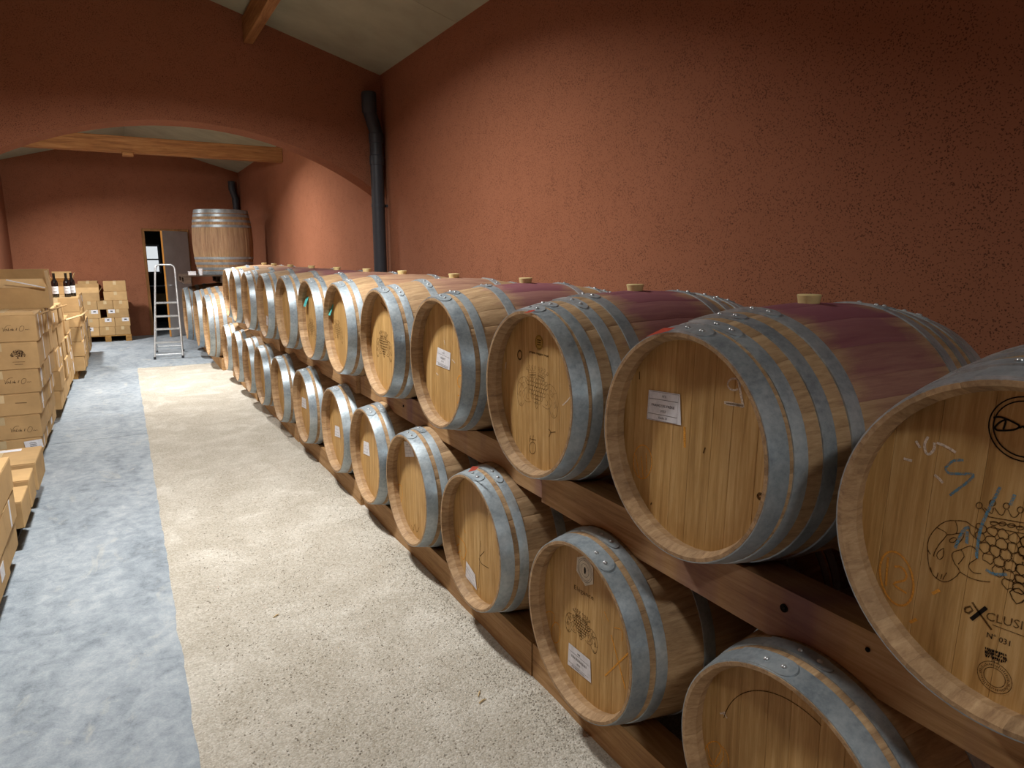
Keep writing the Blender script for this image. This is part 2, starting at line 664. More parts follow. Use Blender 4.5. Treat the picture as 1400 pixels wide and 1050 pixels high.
def gable(q, y0, y1, x0, x1, zb):
    """wall slice between x0..x1 from zb up into the roof"""
    xs = sorted({x0, x1} | ({XR} if x0 < XR < x1 else set()))
    prof = [(x0, zb), (x1, zb)] + [(x, roofz(x) + 0.05) for x in reversed(xs)]
    n = len(prof)
    vs = [(x, y0, z) for x, z in prof] + [(x, y1, z) for x, z in prof]
    q.add(vs, [tuple(range(n)), tuple(range(2 * n - 1, n - 1, -1))] + [(i, n + i, n + (i + 1) % n, (i + 1) % n) for i in range(n)])


# far wall with the doorway
DX0, DX1, DH = 0.43, 1.27, 2.09
q = MB()
gable(q, YF, YF + 0.2, XL, DX0, -0.3)
gable(q, YF, YF + 0.2, DX1, XW, -0.3)
gable(q, YF, YF + 0.2, DX0, DX1, DH)
struct('wall_far', q, M['stucco'])
q = MB()
gable(q, YB - 0.2, YB, XL, XW, -0.3)
struct('wall_near', q, M['stucco'])

# wall with the wide arched opening
ACX, AZ, AR = 0.60, EYE + 1.105, 2.97


def archz(x):
    return AZ - AR + math.sqrt(AR * AR - (x - ACX) ** 2)


q = MB()
na = 56
front, back = [], []
for k in range(na + 1):
    x = XL + (XW - XL) * k / na
    zt = roofz(x) + 0.05
    zb = archz(x)
    front += [(x, YA, zb), (x, YA, zt)]
    back += [(x, YA + 0.3, zb), (x, YA + 0.3, zt)]
n = len(front)
fs = []
for k in range(na):
    a = 2 * k
    fs.append((a, a + 2, a + 3, a + 1))
    fs.append((n + a, n + a + 1, n + a + 3, n + a + 2))
    fs.append((a, n + a, n + a + 2, a + 2))
    fs.append((a + 1, a + 3, n + a + 3, n + a + 1))
q.add(front + back, fs)
struct('wall_arch', q, M['stucco'], 35)

# ceiling: sloped boards with open joints
q = MB()
for sgn, (xa, xb) in ((1, (XR, XW)), (-1, (XL, XR))):
    vs = []
    for y in (YB - 0.2, 16.0):
        for x in (xa, xb):
            vs += [(x, y, roofz(x) + 0.03), (x, y, roofz(x) + 0.12)]
    q.add(vs, [(0, 2, 3, 1), (4, 5, 7, 6), (0, 4, 6, 2), (1, 3, 7, 5), (0, 1, 5, 4), (2, 6, 7, 3)])
ceil = struct('ceiling', q, M['ceiling'])
ys = [4.92 - 2.4 * k for k in range(4, 0, -1)] + [4.92, 7.32, 9.72, 12.12, 14.52, 15.98]
ys = [YB] + [y for y in ys if y > YB + 0.3]
for ya, yb in zip(ys[:-1], ys[1:]):
    for xa, xb in ((XR + 0.002, XW), (XL, XR - 0.002)):
        q = MB()
        vs = []
        for y in (ya + 0.0025, yb - 0.0025):
            for x in (xa, xb):
                vs += [(x, y, roofz(x)), (x, y, roofz(x) + 0.028)]
        q.add(vs, [(0, 2, 3, 1), (4, 5, 7, 6), (0, 4, 6, 2), (1, 3, 7, 5), (0, 1, 5, 4), (2, 6, 7, 3)])
        q.build('ceiling_panel', M['ceiling'], ceil)

# roof timbers
q = MB()
zt = min(roofz(1.10), roofz(1.18)) - 0.002
q.bbox(1.10, 1.18, YB, YA, EYE + 1.79, zt, 0.006)
tag(q.build('roof_purlin', M['roofwood']), 'rough timber purlin under the ceiling, ending at the arched wall', 'beam')
tb = thing('tie_beam', (0.3, 11.3, EYE + 1.39), 'rough timber tie beam spanning the room beyond the arch', 'beam')
q = MB()
q.bbox(XL, XW, 11.22, 11.38, EYE + 1.385, EYE + 1.60, 0.008)
q.build('beam', M['roofwoodx'], tb, world=True)
q = MB()
q.bbox(0.16, 0.30, 11.20, 11.40, EYE + 1.345, EYE + 1.385, 0.006)
q.build('wood_block', M['roofwoodx'], tb, world=True)


# downpipes
def downpipe(x, y, ztop, r, label):
    t = thing('downpipe', (x, y, 0), label, 'pipe', 'dark grey downpipes in the corners')
    q = MB()
    q.lathe([(r, 0.0), (r, ztop - 0.42)], 20)
    q.build('pipe', M['pipe'], t, 60)
    for z in (ztop - 0.62, ztop - 0.42):
        q = MB()
        q.lathe([(r, z - 0.045), (r + 0.006, z - 0.04), (r + 0.006, z + 0.04), (r, z + 0.045)], 20)
        q.build('collar', M['pipe'], t, 40)
    dx = -0.055
    q = MB()
    q.tube([(0, 0, ztop - 0.43), (0, 0, ztop - 0.36), (dx * 0.5, 0.0, ztop - 0.27), (dx, 0, ztop - 0.18), (dx, 0, ztop - 0.02)], r, 20, False)
    q.build('offset_bend', M['pipe'], t, 60)
    q = MB()
    q.lathe([(r, ztop - 0.20), (r + 0.007, ztop - 0.19), (r + 0.007, ztop - 0.02), (r, ztop - 0.01), (0.001, ztop - 0.01)], 20, c=(dx, 0, 0))
    q.build('socket', M['pipe'], t, 40)
    for z in (0.9, 2.1):
        q = MB()
        q.lathe([(r, z - 0.015), (r + 0.004, z - 0.015), (r + 0.004, z + 0.015), (r, z + 0.015)], 20)
        q.box(r, XW - x, -0.012, 0.012, z - 0.012, z + 0.012)
        q.build('bracket', M['pipe'], t)
    return t


downpipe(2.225, 6.55, EYE + 1.50, 0.062, 'dark grey plastic downpipe in the corner beside the arched wall')
downpipe(2.225, 15.70, EYE + 1.50, 0.062, 'dark grey downpipe in the far corner behind the upright barrel')

# door, frame and the dark store room behind
q = MB()
q.bbox(DX0 - 0.01, DX0 + 0.045, YF - 0.03, YF + 0.21, 0, DH, 0.004)
q.bbox(DX1 - 0.045, DX1 + 0.01, YF - 0.03, YF + 0.21, 0, DH, 0.004)
q.bbox(DX0 - 0.01, DX1 + 0.01, YF - 0.03, YF + 0.21, DH, DH + 0.05, 0.004)
tag(q.build('trim_1', M['framewood']), kind='structure')
dd = bpy.data.objects.new('door_1', None)
COL.objects.link(dd)
dd.location = (DX1 - 0.03, YF - 0.04, 0)
dd.rotation_euler = (0, 0, math.radians(50))
tag(dd, kind='structure')
DW, DT = 0.77, 0.04
q = MB()
q.bbox(-DW, 0, -DT / 2, DT / 2, 0.012, DH - 0.005, 0.002)
q.build('door_leaf', M['doorgrey'], dd)
q = MB()
q.bbox(-DW - 0.006, -DW, -DT / 2, DT / 2, 0.012, DH - 0.005, 0.002)
q.build('door_edge', M['dooredge'], dd)
q = MB()
for s in (-1, 1):
    q.tube([(-DW + 0.06, s * DT / 2, 1.03), (-DW + 0.06, s * (DT / 2 + 0.05), 1.03), (-DW + 0.18, s * (DT / 2 + 0.05), 1.03)], 0.009, 8)
q.build('door_handle', M['alu'], dd, 40)
q = MB()
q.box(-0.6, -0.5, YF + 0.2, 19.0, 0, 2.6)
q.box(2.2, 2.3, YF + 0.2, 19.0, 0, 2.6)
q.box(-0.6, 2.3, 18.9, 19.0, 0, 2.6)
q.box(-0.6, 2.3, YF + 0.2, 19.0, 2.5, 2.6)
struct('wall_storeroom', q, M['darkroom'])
wd = bpy.data.objects.new('window_1', None)
COL.objects.link(wd)
wd.location = (0.55, 18.88, 1.2)
tag(wd, kind='structure')
q = MB()
for x in (-0.28, 0.0, 0.28):
    q.box(x - 0.02, x + 0.02, -0.03, 0.0, 0, 0.66)
for z in (0.0, 0.31, 0.64):
    q.box(-0.3, 0.3, -0.028, 0.0, z - 0.018, z + 0.018)
q.build('window_frame', M['white'], wd)
for x in (-0.26, 0.02):
    for z in (0.018, 0.328):
        q = MB()
        q.box(x, x + 0.24, -0.012, -0.004, z, z + 0.29)
        q.build('pane', M['daylight'], wd)
q = MB()
pts = [(0.86 + 0.7 * k / 24, 18.7 + 0.03 * math.sin(k * 1.7)) for k in range(25)]
for z0, z1 in ((0.95, 1.95),):
    vs = [(x, y, z) for z in (z0, z1) for x, y in pts]
    q.add(vs, [(k, k + 1, 26 + k, 25 + k) for k in range(24)])
    vs = [(x, y + 0.006, z) for z in (z0, z1) for x, y in pts]
    q.add(vs, [(k, 25 + k, 26 + k, k + 1) for k in range(24)])
tag(q.build('curtain', M['curtain']), 'black curtain hanging beside the bright window beyond the door', 'curtain')
cb = thing('work_counter', (0.9, 18.3, 0), 'dark counter in the store room beyond the door', 'counter')
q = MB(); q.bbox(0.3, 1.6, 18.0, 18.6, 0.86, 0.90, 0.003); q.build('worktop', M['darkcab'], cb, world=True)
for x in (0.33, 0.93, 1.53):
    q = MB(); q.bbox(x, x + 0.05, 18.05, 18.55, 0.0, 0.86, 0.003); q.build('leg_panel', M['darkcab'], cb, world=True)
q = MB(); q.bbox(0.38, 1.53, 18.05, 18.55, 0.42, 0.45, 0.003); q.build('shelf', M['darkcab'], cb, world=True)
q = MB()
q.bbox(0.62, 0.86, 18.1, 18.4, 0.45, 0.70, 0.004)
q.bbox(0.60, 0.88, 18.08, 18.42, 0.70, 0.725, 0.004)
tag(q.build('storage_tub', M['cardpale']), 'pale lidded tub on the shelf of the dark counter', 'tub')

# ------------------------------------------------------------------ lamps
for i, (pos, aim, pw, sz, colr, beam) in enumerate(LAMPS):
    P, A = Vector(pos), Vector(aim)
    d = (A - P).normalized()
    t = thing('flood_lamp', pos, ['grey flood lamp hung from the ridge before the arch', 'grey flood lamp hung from the ridge just beyond the arch', 'grey flood lamp fixed to the left wall behind the arch', 'grey flood lamp hung from the ridge by the near end wall', 'grey flood lamp hung from the roof over the far carton pallet'][i], 'lamp')
    rot = d.to_track_quat('-Z', 'Y').to_euler()
    ld = bpy.data.lights.new('flood_light', 'AREA')
    ld.shape = 'RECTANGLE'
    ld.size, ld.size_y = sz
    ld.energy = pw
    ld.spread = math.radians(beam)
    ld.color = colr
    lo = bpy.data.objects.new('flood_light', ld)
    COL.objects.link(lo)
    lo.parent = t
    lo.rotation_euler = rot
    Mx = d.to_track_quat('-Z', 'Y').to_matrix().to_4x4()
    hx, hy = sz[0] / 2, sz[1] / 2
    q = MB()
    q.bbox(-hx - 0.02, hx + 0.02, -hy - 0.02, hy + 0.02, 0.012, 0.07, 0.006, M=Mx)
    for s in (-1, 1):
        q.box(s * hx if s > 0 else -hx - 0.02, hx + 0.02 if s > 0 else -hx, -hy - 0.02, hy + 0.02, -0.01, 0.012, M=Mx)
        q.box(-hx, hx, hy if s > 0 else -hy - 0.02, hy + 0.02 if s > 0 else -hy, -0.01, 0.012, M=Mx)
    q.build('housing', M['lampbody'], t)
    q = MB()
    q.box(-hx, hx, -hy, hy, 0.004, 0.011, M=Mx)
    q.build('lamp_glass', M['lampglass'], t)
    q = MB()
    if i != 2:
        q.tube([(0, 0, 0.05), (0, 0, roofz(P.x) - P.z)], 0.012, 8)
    else:
        q.tube([(-0.02, 0, 0.03), (XL - P.x, 0, 0.03)], 0.015, 8)
    q.build('bracket', M['lampbody'], t)

# ------------------------------------------------------------------ barrels
_cache = {}


class Spec:
    def __init__(s, key, L_, R0, RB, nst, hoops, seed, hd=0.058, th=0.027):
        s.key, s.L, s.R0, s.RB, s.hd, s.th = key, L_, R0, RB, hd, th
        rr = random.Random(seed)
        cls = [0.8, 1.0, 1.2, 1.4]
        seq = [2] + [rr.choice([0, 1, 2, 3]) for _ in range(nst - 1)]
        tot = sum(cls[c] for c in seq)
        s.seq = [(c, cls[c] / tot * 2 * PI) for c in seq]
        s.hoops = hoops  # list of (t0, t1) from the head end
        s.boards = []
        x = -1.0
        ws = [rr.uniform(0.75, 1.3) for _ in range(8)]
        k = 2.0 / sum(ws)
        for w_ in ws:
            s.boards.append((x, x + w_ * k))
            x += w_ * k

    def r(s, t):
        u = 2 * t / s.L - 1
        return s.RB - (s.RB - s.R0) * u * u

    def stave(s, c, wid):
        k = (s.key[0], 'st', c)
        if k in _cache: return _cache[k]
        ts = [0.0, 0.03, 0.07, 0.16, 0.29]
        ts = [t * s.L / 0.94 if t > 0.07 else t for t in ts]
        ts = ts + [s.L / 2] + [s.L - t for t in reversed(ts)]
        q = MB()
        hw = wid / 2 - 0.0003
        vs = []
        for i, t in enumerate(ts):
            R_ = s.r(t)
            e = min(t, s.L - t)
            th = 0.009 if e == 0 else s.th
            be = 0.0010
            for a, rad in ((-hw, R_ - be), (-hw + 0.004 / R_, R_), (0, R_ + 0.0002), (hw - 0.004 / R_, R_), (hw, R_ - be), (hw, R_ - th), (0, R_ - th), (-hw, R_ - th)):
                vs.append((t - s.L / 2, rad * math.sin(a), rad * math.cos(a)))
        m = 8
        fs = []
        for i in range(len(ts) - 1):
            for k2 in range(m):
                l = (k2 + 1) % m
                fs.append((i * m + k2, i * m + l, (i + 1) * m + l, (i + 1) * m + k2))
        fs.append(tuple(range(m))[::-1])
        fs.append(tuple((len(ts) - 1) * m + k2 for k2 in range(m)))
        q.add(vs, fs)
        _cache[k] = q.mesh('stave', M['stave'], 30)
        return _cache[k]

    def hoop(s, t0, t1, side):
        k = (s.key, 'hp', t0, side)
        if k in _cache: return _cache[k]
        q = MB()
        o = 0.0030
        if t0 < 0.001: t0 = 0.0015
        pr = [(s.r(t0) + o, t0), (s.r((t0 + t1) / 2) + o + 0.0006, (t0 + t1) / 2), (s.r(t1) + o, t1), (s.r(t1) - 0.001, t1), (s.r(t0) - 0.001, t0)]
        if side:
            pr = [(a, s.L - b) for a, b in reversed(pr)]
        q.lathe([(a, b - s.L / 2) for a, b in pr], 72, 'x', True)
        # lapped end plate with a rounded tip near the top
        aw = 0.16 / s.R0
        a0 = PI / 2 + aw * 0.55
        fsq = [0, 0.01, 0.025, 0.05, 0.08, 0.12, 0.16, 0.20] + [0.2 + 0.8 * k_ / 7 for k_ in range(1, 8)]
        vs, nseg = [], len(fsq) - 1
        for j in range(nseg + 1):
            f = fsq[j]
            a = a0 - aw * f
            tip = min(1.0, math.sqrt(max(0.0, 1 - (1 - min(1, f / 0.18)) ** 2)))
            tm, hw = (t0 + t1) / 2, (t1 - t0) / 2 * 0.97 * max(0.12, tip)
            for dt in (-hw, hw):
                t = tm + dt
                rad = s.r(t) + o + 0.0032
                x = (s.L - t if side else t) - s.L / 2
                vs.append((x, rad * math.cos(a), rad * math.sin(a)))
            for dt in (-hw, hw):
                t = tm + dt
                rad = s.r(t) + o - 0.0005
                x = (s.L - t if side else t) - s.L / 2
                vs.append((x, rad * math.cos(a), rad * math.sin(a)))
        fs = [(0, 2, 3, 1), (4 * nseg, 4 * nseg + 1, 4 * nseg + 3, 4 * nseg + 2)]
        for j in range(nseg):
            b = 4 * j
            fs += [(b, b + 1, b + 5, b + 4), (b, b + 4, b + 6, b + 2), (b + 1, b + 3, b + 7, b + 5)]
        q.add(vs, fs)
        _cache[k] = q.mesh('hoop', M['hoop'], 35)
        return _cache[k]

    def rivet(s):
        k = ('rv',)
        if k not in _cache:
            q = MB()
            q.lathe([(0.0068, 0), (0.0062, 0.0022), (0.0040, 0.0042), (0.0004, 0.0050)], 10)
            _cache[k] = q.mesh('rivet', M['rivet'], 70)
        return _cache[k]

    def board(s, j):
        k = (s.key[0], 'bd', j)
        if k in _cache: return _cache[k]
        Rh = s.r(s.hd) - s.th + 0.004
        a, b = s.boards[j]
        a, b = a * Rh + 0.00025, b * Rh - 0.00025
        a, b = max(a, -Rh * 0.9995), min(b, Rh * 0.9995)
        nn = 7
        ysn = [a + (b - a) * i / (nn - 1) for i in range(nn)]
        outl = [(y, math.sqrt(max(0, Rh * Rh - y * y))) for y in ysn] + [(y, -math.sqrt(max(0, Rh * Rh - y * y))) for y in reversed(ysn)]
        m = len(outl)
        q = MB()
        cx = (a + b) / 2
        ins = lambda y: cx + (y - cx) * (1 - 0.0011 / (b - a))
        vs = [(0, ins(y), z) for y, z in outl] + [(0.0006, y, z) for y, z in outl] + [(0.02, y, z) for y, z in outl]
        fs = [tuple(range(m))[::-1], tuple(range(2 * m, 3 * m))]
        for lv in (0, 1):
            fs += [(lv * m + i, lv * m + (i + 1) % m, (lv + 1) * m + (i + 1) % m, (lv + 1) * m + i) for i in range(m)]
        q.add(vs, fs)
        _cache[k] = q.mesh('head_board', M['head'])
        return _cache[k]

    def rear(s):
        k = (s.key[0], 'rr')
        if k not in _cache:
            Rh = s.r(s.hd) - s.th + 0.004
            q = MB()
            q.lathe([(0.001, 0), (Rh, 0), (Rh, 0.02), (0.001, 0.02)], 40, 'x')
            _cache[k] = q.mesh('rear_head', M['head'])
        return _cache[k]

    def bung(s):
        k = ('bung',)
        if k not in _cache:
            q = MB()
            q.lathe([(0.024, -0.03), (0.029, 0.006), (0.032, 0.020), (0.030, 0.022), (0.001, 0.022)], 20)
            _cache[k] = q.mesh('bung', M['bung'], 40)
        return _cache[k]


H8 = [(0.0, 0.052), (0.064, 0.100), (0.142, 0.180), (0.226, 0.268)]
H6 = [(0.0, 0.055), (0.076, 0.112), (0.240, 0.280)]
SP8 = Spec(('a', 8), 0.94, 0.287, 0.345, 27, H8, 3)
SP6 = Spec(('a', 6), 0.94, 0.287, 0.345, 27, H6, 3)
SPM = Spec(('m', 8), 1.12, 0.430, 0.520, 34, [(0.0, 0.068), (0.085, 0.13), (0.185, 0.235), (0.30, 0.35)], 5, 0.055, 0.034)
SPU = Spec(('u', 8), 1.06, 0.420, 0.480, 34, [(0.0, 0.06), (0.078, 0.12), (0.165, 0.205), (0.25, 0.29)], 6, 0.055, 0.034)


def barrel(name, xf, y, zc, sp, label, group, stain=0.0, bung=True, hrot=0.0, lap=0.0, cat='barrel', upright=False):
    if upright:
        t = thing(name, (xf, y, zc), label, cat, group, rot=(0, PI / 2, 0.6))
        off = Vector((-sp.L / 2, 0, 0))
    else:
        t = thing(name, (xf + sp.L / 2, y, zc - sp.RB), label, cat, group)
        off = Vector((0, 0, sp.RB))
    ang = -sp.seq[0][1] / 2
    for c, wid in sp.seq:
        a = ang + wid / 2
        o = put('stave', sp.stave(c, wid), t, off, (-a, 0, 0))
        up = math.cos(a)
        o['stain'] = float(max(0.0, min(1.0, stain * (-0.05 + 1.15 * up + 0.30 * noise.noise((a * 2.0, y * 3.1, zc))))))
        if upright: o['stain'] = 0.16
        ang += wid
    for side in (0, 1):
        for j, (t0, t1) in enumerate(sp.hoops):
            la = lap + 0.12 * math.sin(j * 2.1 + y * 5)
            h = put('hoop', sp.hoop(t0, t1, side), t, off, (la, 0, 0))
            tm = (t0 + t1) / 2
            for da in (0.030, 0.075):
                a = PI / 2 + 0.16 / sp.R0 * 0.55 - da / sp.R0
                rad = sp.r(tm) + 0.0060
                x = (sp.L - tm if side else tm) - sp.L / 2
                put('rivet', sp.rivet(), h, (x, rad * math.cos(a), rad * math.sin(a)), (a - PI / 2, 0, 0))
    for j in range(len(sp.boards)):
        put('head_board', sp.board(j), t, off + Vector((-sp.L / 2 + sp.hd, 0, 0)), (hrot, 0, 0))
    put('rear_head', sp.rear(), t, off + Vector((sp.L / 2 - sp.hd - 0.02, 0, 0)))
    if bung:
        put('bung', sp.bung(), t, off + Vector((0, 0, sp.RB)) if not upright else off + Vector((0, 0, sp.RB)))
    return t


ZT, ZB = EYE - 0.476, EYE - 1.196
GT, GB = 'upper row of oak barrels', 'lower row of oak barrels'
upper = [  # xfront, y, spec, stain, label
    (1.1675, 0.491, SP8, 0.8, 'oak barrel with ram crest stamp, blue chalk and circled 12 on its head'),
    (1.1675, 1.233, SP8, 0.95, 'oak barrel with white label and pale chalk 9, purple-stained belly, on upper beam'),
    (1.1675, 1.971, SP8, 1.0, 'upper-row oak barrel with small crest under a round gold seal'),
    (1.1675, 2.760, SP6, 0.85, 'upper-row oak barrel with one small white label on a bright oak head'),
    (1.1675, 3.554, SP6, 0.35, 'upper-row oak barrel with dark crest lettering and no label or tag'),
    (1.1675, 4.383, SP6, 0.30, 'upper-row barrel with turquoise tag, next to the barrel with dark crest'),
    (1.155, 5.110, SP6, 0.45, 'upper-row barrel with turquoise tag, next to the unlit barrel heads'),
    (1.130, 5.850, SP6, 0.7, 'upper-row barrel with dim bare head and paper scrap on its hoop'),
    (1.105, 6.640, SP6, 0.7, 'upper-row barrel with dim head and small pale label low down'),
    (1.090, 7.500, SP6, 0.5, 'upper-row barrel with bare half-lit head, third from the row end'),
    (1.082, 8.350, SP6, 0.2, 'pale upper-row barrel, second from the row end'),
    (1.100, 9.090, SP6, 0.2, 'pale upper-row barrel, the very last one of its row'),
]
lower = [
    (1.1675, 0.870, SP6, 0.4, 'lower-row barrel with stepped ring in its head and faint yellow scribble'),
    (1.1675, 1.650, SP6, 0.6, 'lower-row barrel with hexagonal sticker, crest, white label and orange chalk cross'),
    (1.1675, 2.436, SP6, 0.7, 'lower-row barrel with red tag under its hoop and tilted label low down'),
    (1.1675, 3.178, SP6, 0.7, 'lower-row barrel with white label high in the shade of its rim'),
    (1.1675, 3.872, SP6, 0.6, 'lower-row barrel with narrow white label centred on its lit head'),
    (1.162, 4.568, SP6, 0.5, 'lower-row barrel with reddish head and small label, dark stain on its hoop'),
    (1.145, 5.430, SP6, 0.3, 'lower-row barrel with white label and two bright hoops with oak between'),
    (1.120, 6.250, SP6, 0.3, 'lower-row barrel with bare reddish head, five places from the row end'),
    (1.102, 7.060, SP6, 0.3, 'lower-row barrel with plain dull head, four places from the row end'),
    (1.090, 7.770, SP6, 0.3, 'lower-row barrel with pink-stained head, third from the row end'),
    (1.082, 8.550, SP6, 0.2, 'lower-row barrel with plain shaded head, second from the row end'),
    (1.078, 9.450, SP6, 0.2, 'last lower-row barrel with tiny white label beside the big floor barrels'),
]
UB, LB = [], []
for i, (xf, y, sp, st, lab) in enumerate(upper):
    UB.append(barrel('oak_barrel', xf, y, ZT, sp, lab, GT, st, True, R.uniform(-0.06, 0.06), R.uniform(-0.1, 0.2)))
for i, (xf, y, sp, st, lab) in enumerate(lower):
    LB.append(barrel('oak_barrel', xf, y, ZB, sp, lab, GB, st, True, R.uniform(-0.06, 0.06), R.uniform(-0.25, 0.1)))
big = [(1.00, 10.80, 0.61, 'big pale oak cask on the floor next to the end of the barrel rows'),
       (0.965, 11.86, 0.625, 'big oak cask on the floor between two others, below the dark pallet'),
       (0.885, 12.93, 0.630, 'big oak cask on the floor next to the grey door and step ladder')]
BG = []
for xf, y, z, lab in big:
    BG.append(barrel('large_cask', xf, y, z, SPM, lab, 'big casks on the floor', 0.25, True, R.uniform(-0.1, 0.1), 0.0, 'barrel'))
barrel('large_cask', 1.555, 12.72, 1.302, SPU, 'big oak cask standing upright on a dark pallet atop other casks', None, 0.0, True, 0, 1.0, 'barrel', True)


# ------------------------------------------------------------------ rack beams, cut to seat the barrels
def rack_beam(x0, x1, y0, y1, zt, zb, tops, bots, label, group, knots=()):
    n = max(2, int((y1 - y0) / 0.02))
    vs = []
    for i in range(n + 1):
        y = y0 + (y1 - y0) * i / n
        for x in (x0, x1):
            a, b = zt, zb
            for (xf, yb, zc, sp) in tops:
                r_ = sp.r(min(max(x - xf, 0), sp.L)) + 0.0035
                dy = y - yb
                if abs(dy) < r_:
                    a = min(a, zc - math.sqrt(r_ * r_ - dy * dy))
            for (xf, yb, zc, sp) in bots:
                r_ = sp.r(min(max(x - xf, 0), sp.L)) + 0.0035
                dy = y - yb
                if abs(dy) < r_:
                    b = max(b, zc + math.sqrt(r_ * r_ - dy * dy))
            vs += [(x, y, b), (x, y, a)]
    fs = []
    for i in range(n):
        k = 4 * i
        fs += [(k, k + 1, k + 5, k + 4), (k + 2, k + 6, k + 7, k + 3), (k + 1, k + 3, k + 7, k + 5), (k, k + 4, k + 6, k + 2)]
    fs += [(0, 2, 3, 1), (4 * n, 4 * n + 1, 4 * n + 3, 4 * n + 2)]
    t = thing('rack_beam', ((x0 + x1) / 2, (y0 + y1) / 2, zb), label, 'beam', group)
    q = MB()
    q.add(vs, fs)
    ob = q.build('beam', M['rackwood'], t, 30, world=True)
    ob['spill'] = 0.85 if (zb > 0.5 and y0 < 3) else 0.25
    for (yk, zk, rk) in knots:
        q = MB()
        q.lathe([(0.0005, -0.004), (rk * 0.55, -0.004), (rk * 0.6, -0.001), (rk, -0.0035), (rk, 0.004)], 14, 'x', c=(x0, yk, zk))
        q.build('bolt', M['black'], t, 40, world=True)


TU = [(a, b, ZT, c) for a, b, c, *_ in upper]
TL = [(a, b, ZB, c) for a, b, c, *_ in lower]
GU, GL = 'upper rack beams between the barrel rows', 'lower rack beams on the gravel'
upb = [(1.290, -0.35, 2.05, [(0.97, 0.818, 0.010), (0.76, 0.825, 0.005)]), (1.312, 2.056, 4.36, [(3.55, 0.80, 0.006)]), (1.285, 4.366, 6.66, []), (1.245, 6.666, 9.50, [])]
ulab = ['purple-stained front timber beam under the ram crest barrel and its labelled neighbour',
        'front timber beam between the rows, under the barrels with gold seal and small label',
        'front timber beam between the rows, under the two turquoise-tagged barrels',
        'front timber beam between the rows, at their far end']
for (x0, ya, yb, kn), lab in zip(upb, ulab):
    rack_beam(x0, x0 + 0.10, ya, yb, 0.866, 0.728, TU, TL, lab, GU, kn)
    rack_beam(x0 + 0.58, x0 + 0.68, ya, yb, 0.866, 0.728, TU, TL, lab.replace('front', 'rear'), GU)
lob = [(1.262, 0.10, 2.06), (1.258, 2.066, 4.20), (1.235, 4.206, 6.0), (1.225, 6.006, 7.9), (1.200, 7.906, 9.85)]
llab = ['front beam half buried in gravel under the hexagonal-sticker barrel',
        'front beam half buried in gravel under the red-tagged lower barrel',
        'front beam half buried in gravel under the reddish-headed lower barrel',
        'front beam half buried in gravel under the bare-headed lower barrels',
        'front beam half buried in gravel at the end of the lower row']
for (x0, ya, yb), lab in zip(lob, llab):
    rack_beam(x0, x0 + 0.12, ya, yb, 0.150, -0.08, TL, [], lab, GL, [(1.40, 0.07, 0.007)] if ya < 1 else ())
    rack_beam(x0 + 0.60, x0 + 0.70, ya, yb, 0.150, -0.08, TL, [], lab.replace('front', 'rear'), GL)
TG = [(xf, y, z, SPM) for xf, y, z, _ in big]
for xo, nm in ((0.17, 'front'), (0.85, 'rear')):
    rack_beam(0.96 + xo, 1.07 + xo, 10.35, 13.4, 0.17, 0.0, TG, [], nm + ' floor timber under the three big casks', 'floor timbers of the big casks')


# ------------------------------------------------------------------ marks on the barrel heads
def flat(name, pts_px, X, mat, parent, dx=0.0):
    q = MB()
    q.add([onX(u, v, X) + Vector((dx, 0, 0)) for u, v in pts_px], [tuple(range(len(pts_px)))])
    return q.build(name, mat, parent, world=True)


def strokes(name, lines, X, wd, mat, parent, sub=3, closed=False):
    q = MB()
    if mat in (M['orange'], M['whitechalk']): wd *= 1.35
    for ln in lines:
        pts = [onX(u, v, X) for u, v in ln]
        q.ribbon(smooth_line(pts, sub), wd, (-1, 0, 0), closed)
    return q.build(name, mat, parent, world=True)


def smooth_line(p, sub):
    if len(p) < 3 or sub < 2: return p
    out = []
    for i in range(len(p) - 1):
        a, b, c, d = p[max(i - 1, 0)], p[i], p[i + 1], p[min(i + 2, len(p) - 1)]
        for k in range(sub):
            t = k / sub
            out.append(0.5 * ((2 * b) + (c - a) * t + (2 * a - 5 * b + 4 * c - d) * t * t + (3 * b - a - 3 * c + d) * t ** 3))
    out.append(p[-1])
    return out


def ell(cx, cy, rx, ry, n=20, a0=0, a1=2 * PI, tilt=0.0):
    return [(cx + rx * math.cos(a0 + (a1 - a0) * k / n) + tilt * ry * math.sin(a0 + (a1 - a0) * k / n), cy + ry * math.sin(a0 + (a1 - a0) * k / n)) for k in range(n + 1)]


_tx = {}


def text_mesh(s_):
    if s_ in _tx: return _tx[s_]
    c = bpy.data.curves.new('lettering', 'FONT')
    c.body = s_
    c.resolution_u = 2
    o = bpy.data.objects.new('lettering', c)
    COL.objects.link(o)
    bpy.context.view_layer.update()
    me = bpy.data.meshes.new_from_object(o.evaluated_get(bpy.context.evaluated_depsgraph_get()))
    bpy.data.objects.remove(o, do_unlink=True)
    vs = [v.co.copy() for v in me.vertices]
    fs = [tuple(p.vertices) for p in me.polygons]
    bpy.data.meshes.remove(me)
    x0, x1 = min(v.x for v in vs), max(v.x for v in vs)
    y0, y1 = min(v.y for v in vs), max(v.y for v in vs)
    _tx[s_] = ([((v.x - x0) / (x1 - x0), (v.y - y0) / (y1 - y0)) for v in vs], fs, (x1 - x0) / (y1 - y0))
    return _tx[s_]


def text_on(q, s_, O, U, V):
    """text filling the parallelogram with bottom-left corner O and edges U, V"""
    vs, fs, _ = text_mesh(s_)
    q.add([O + U * a + V * b for a, b in vs], fs)


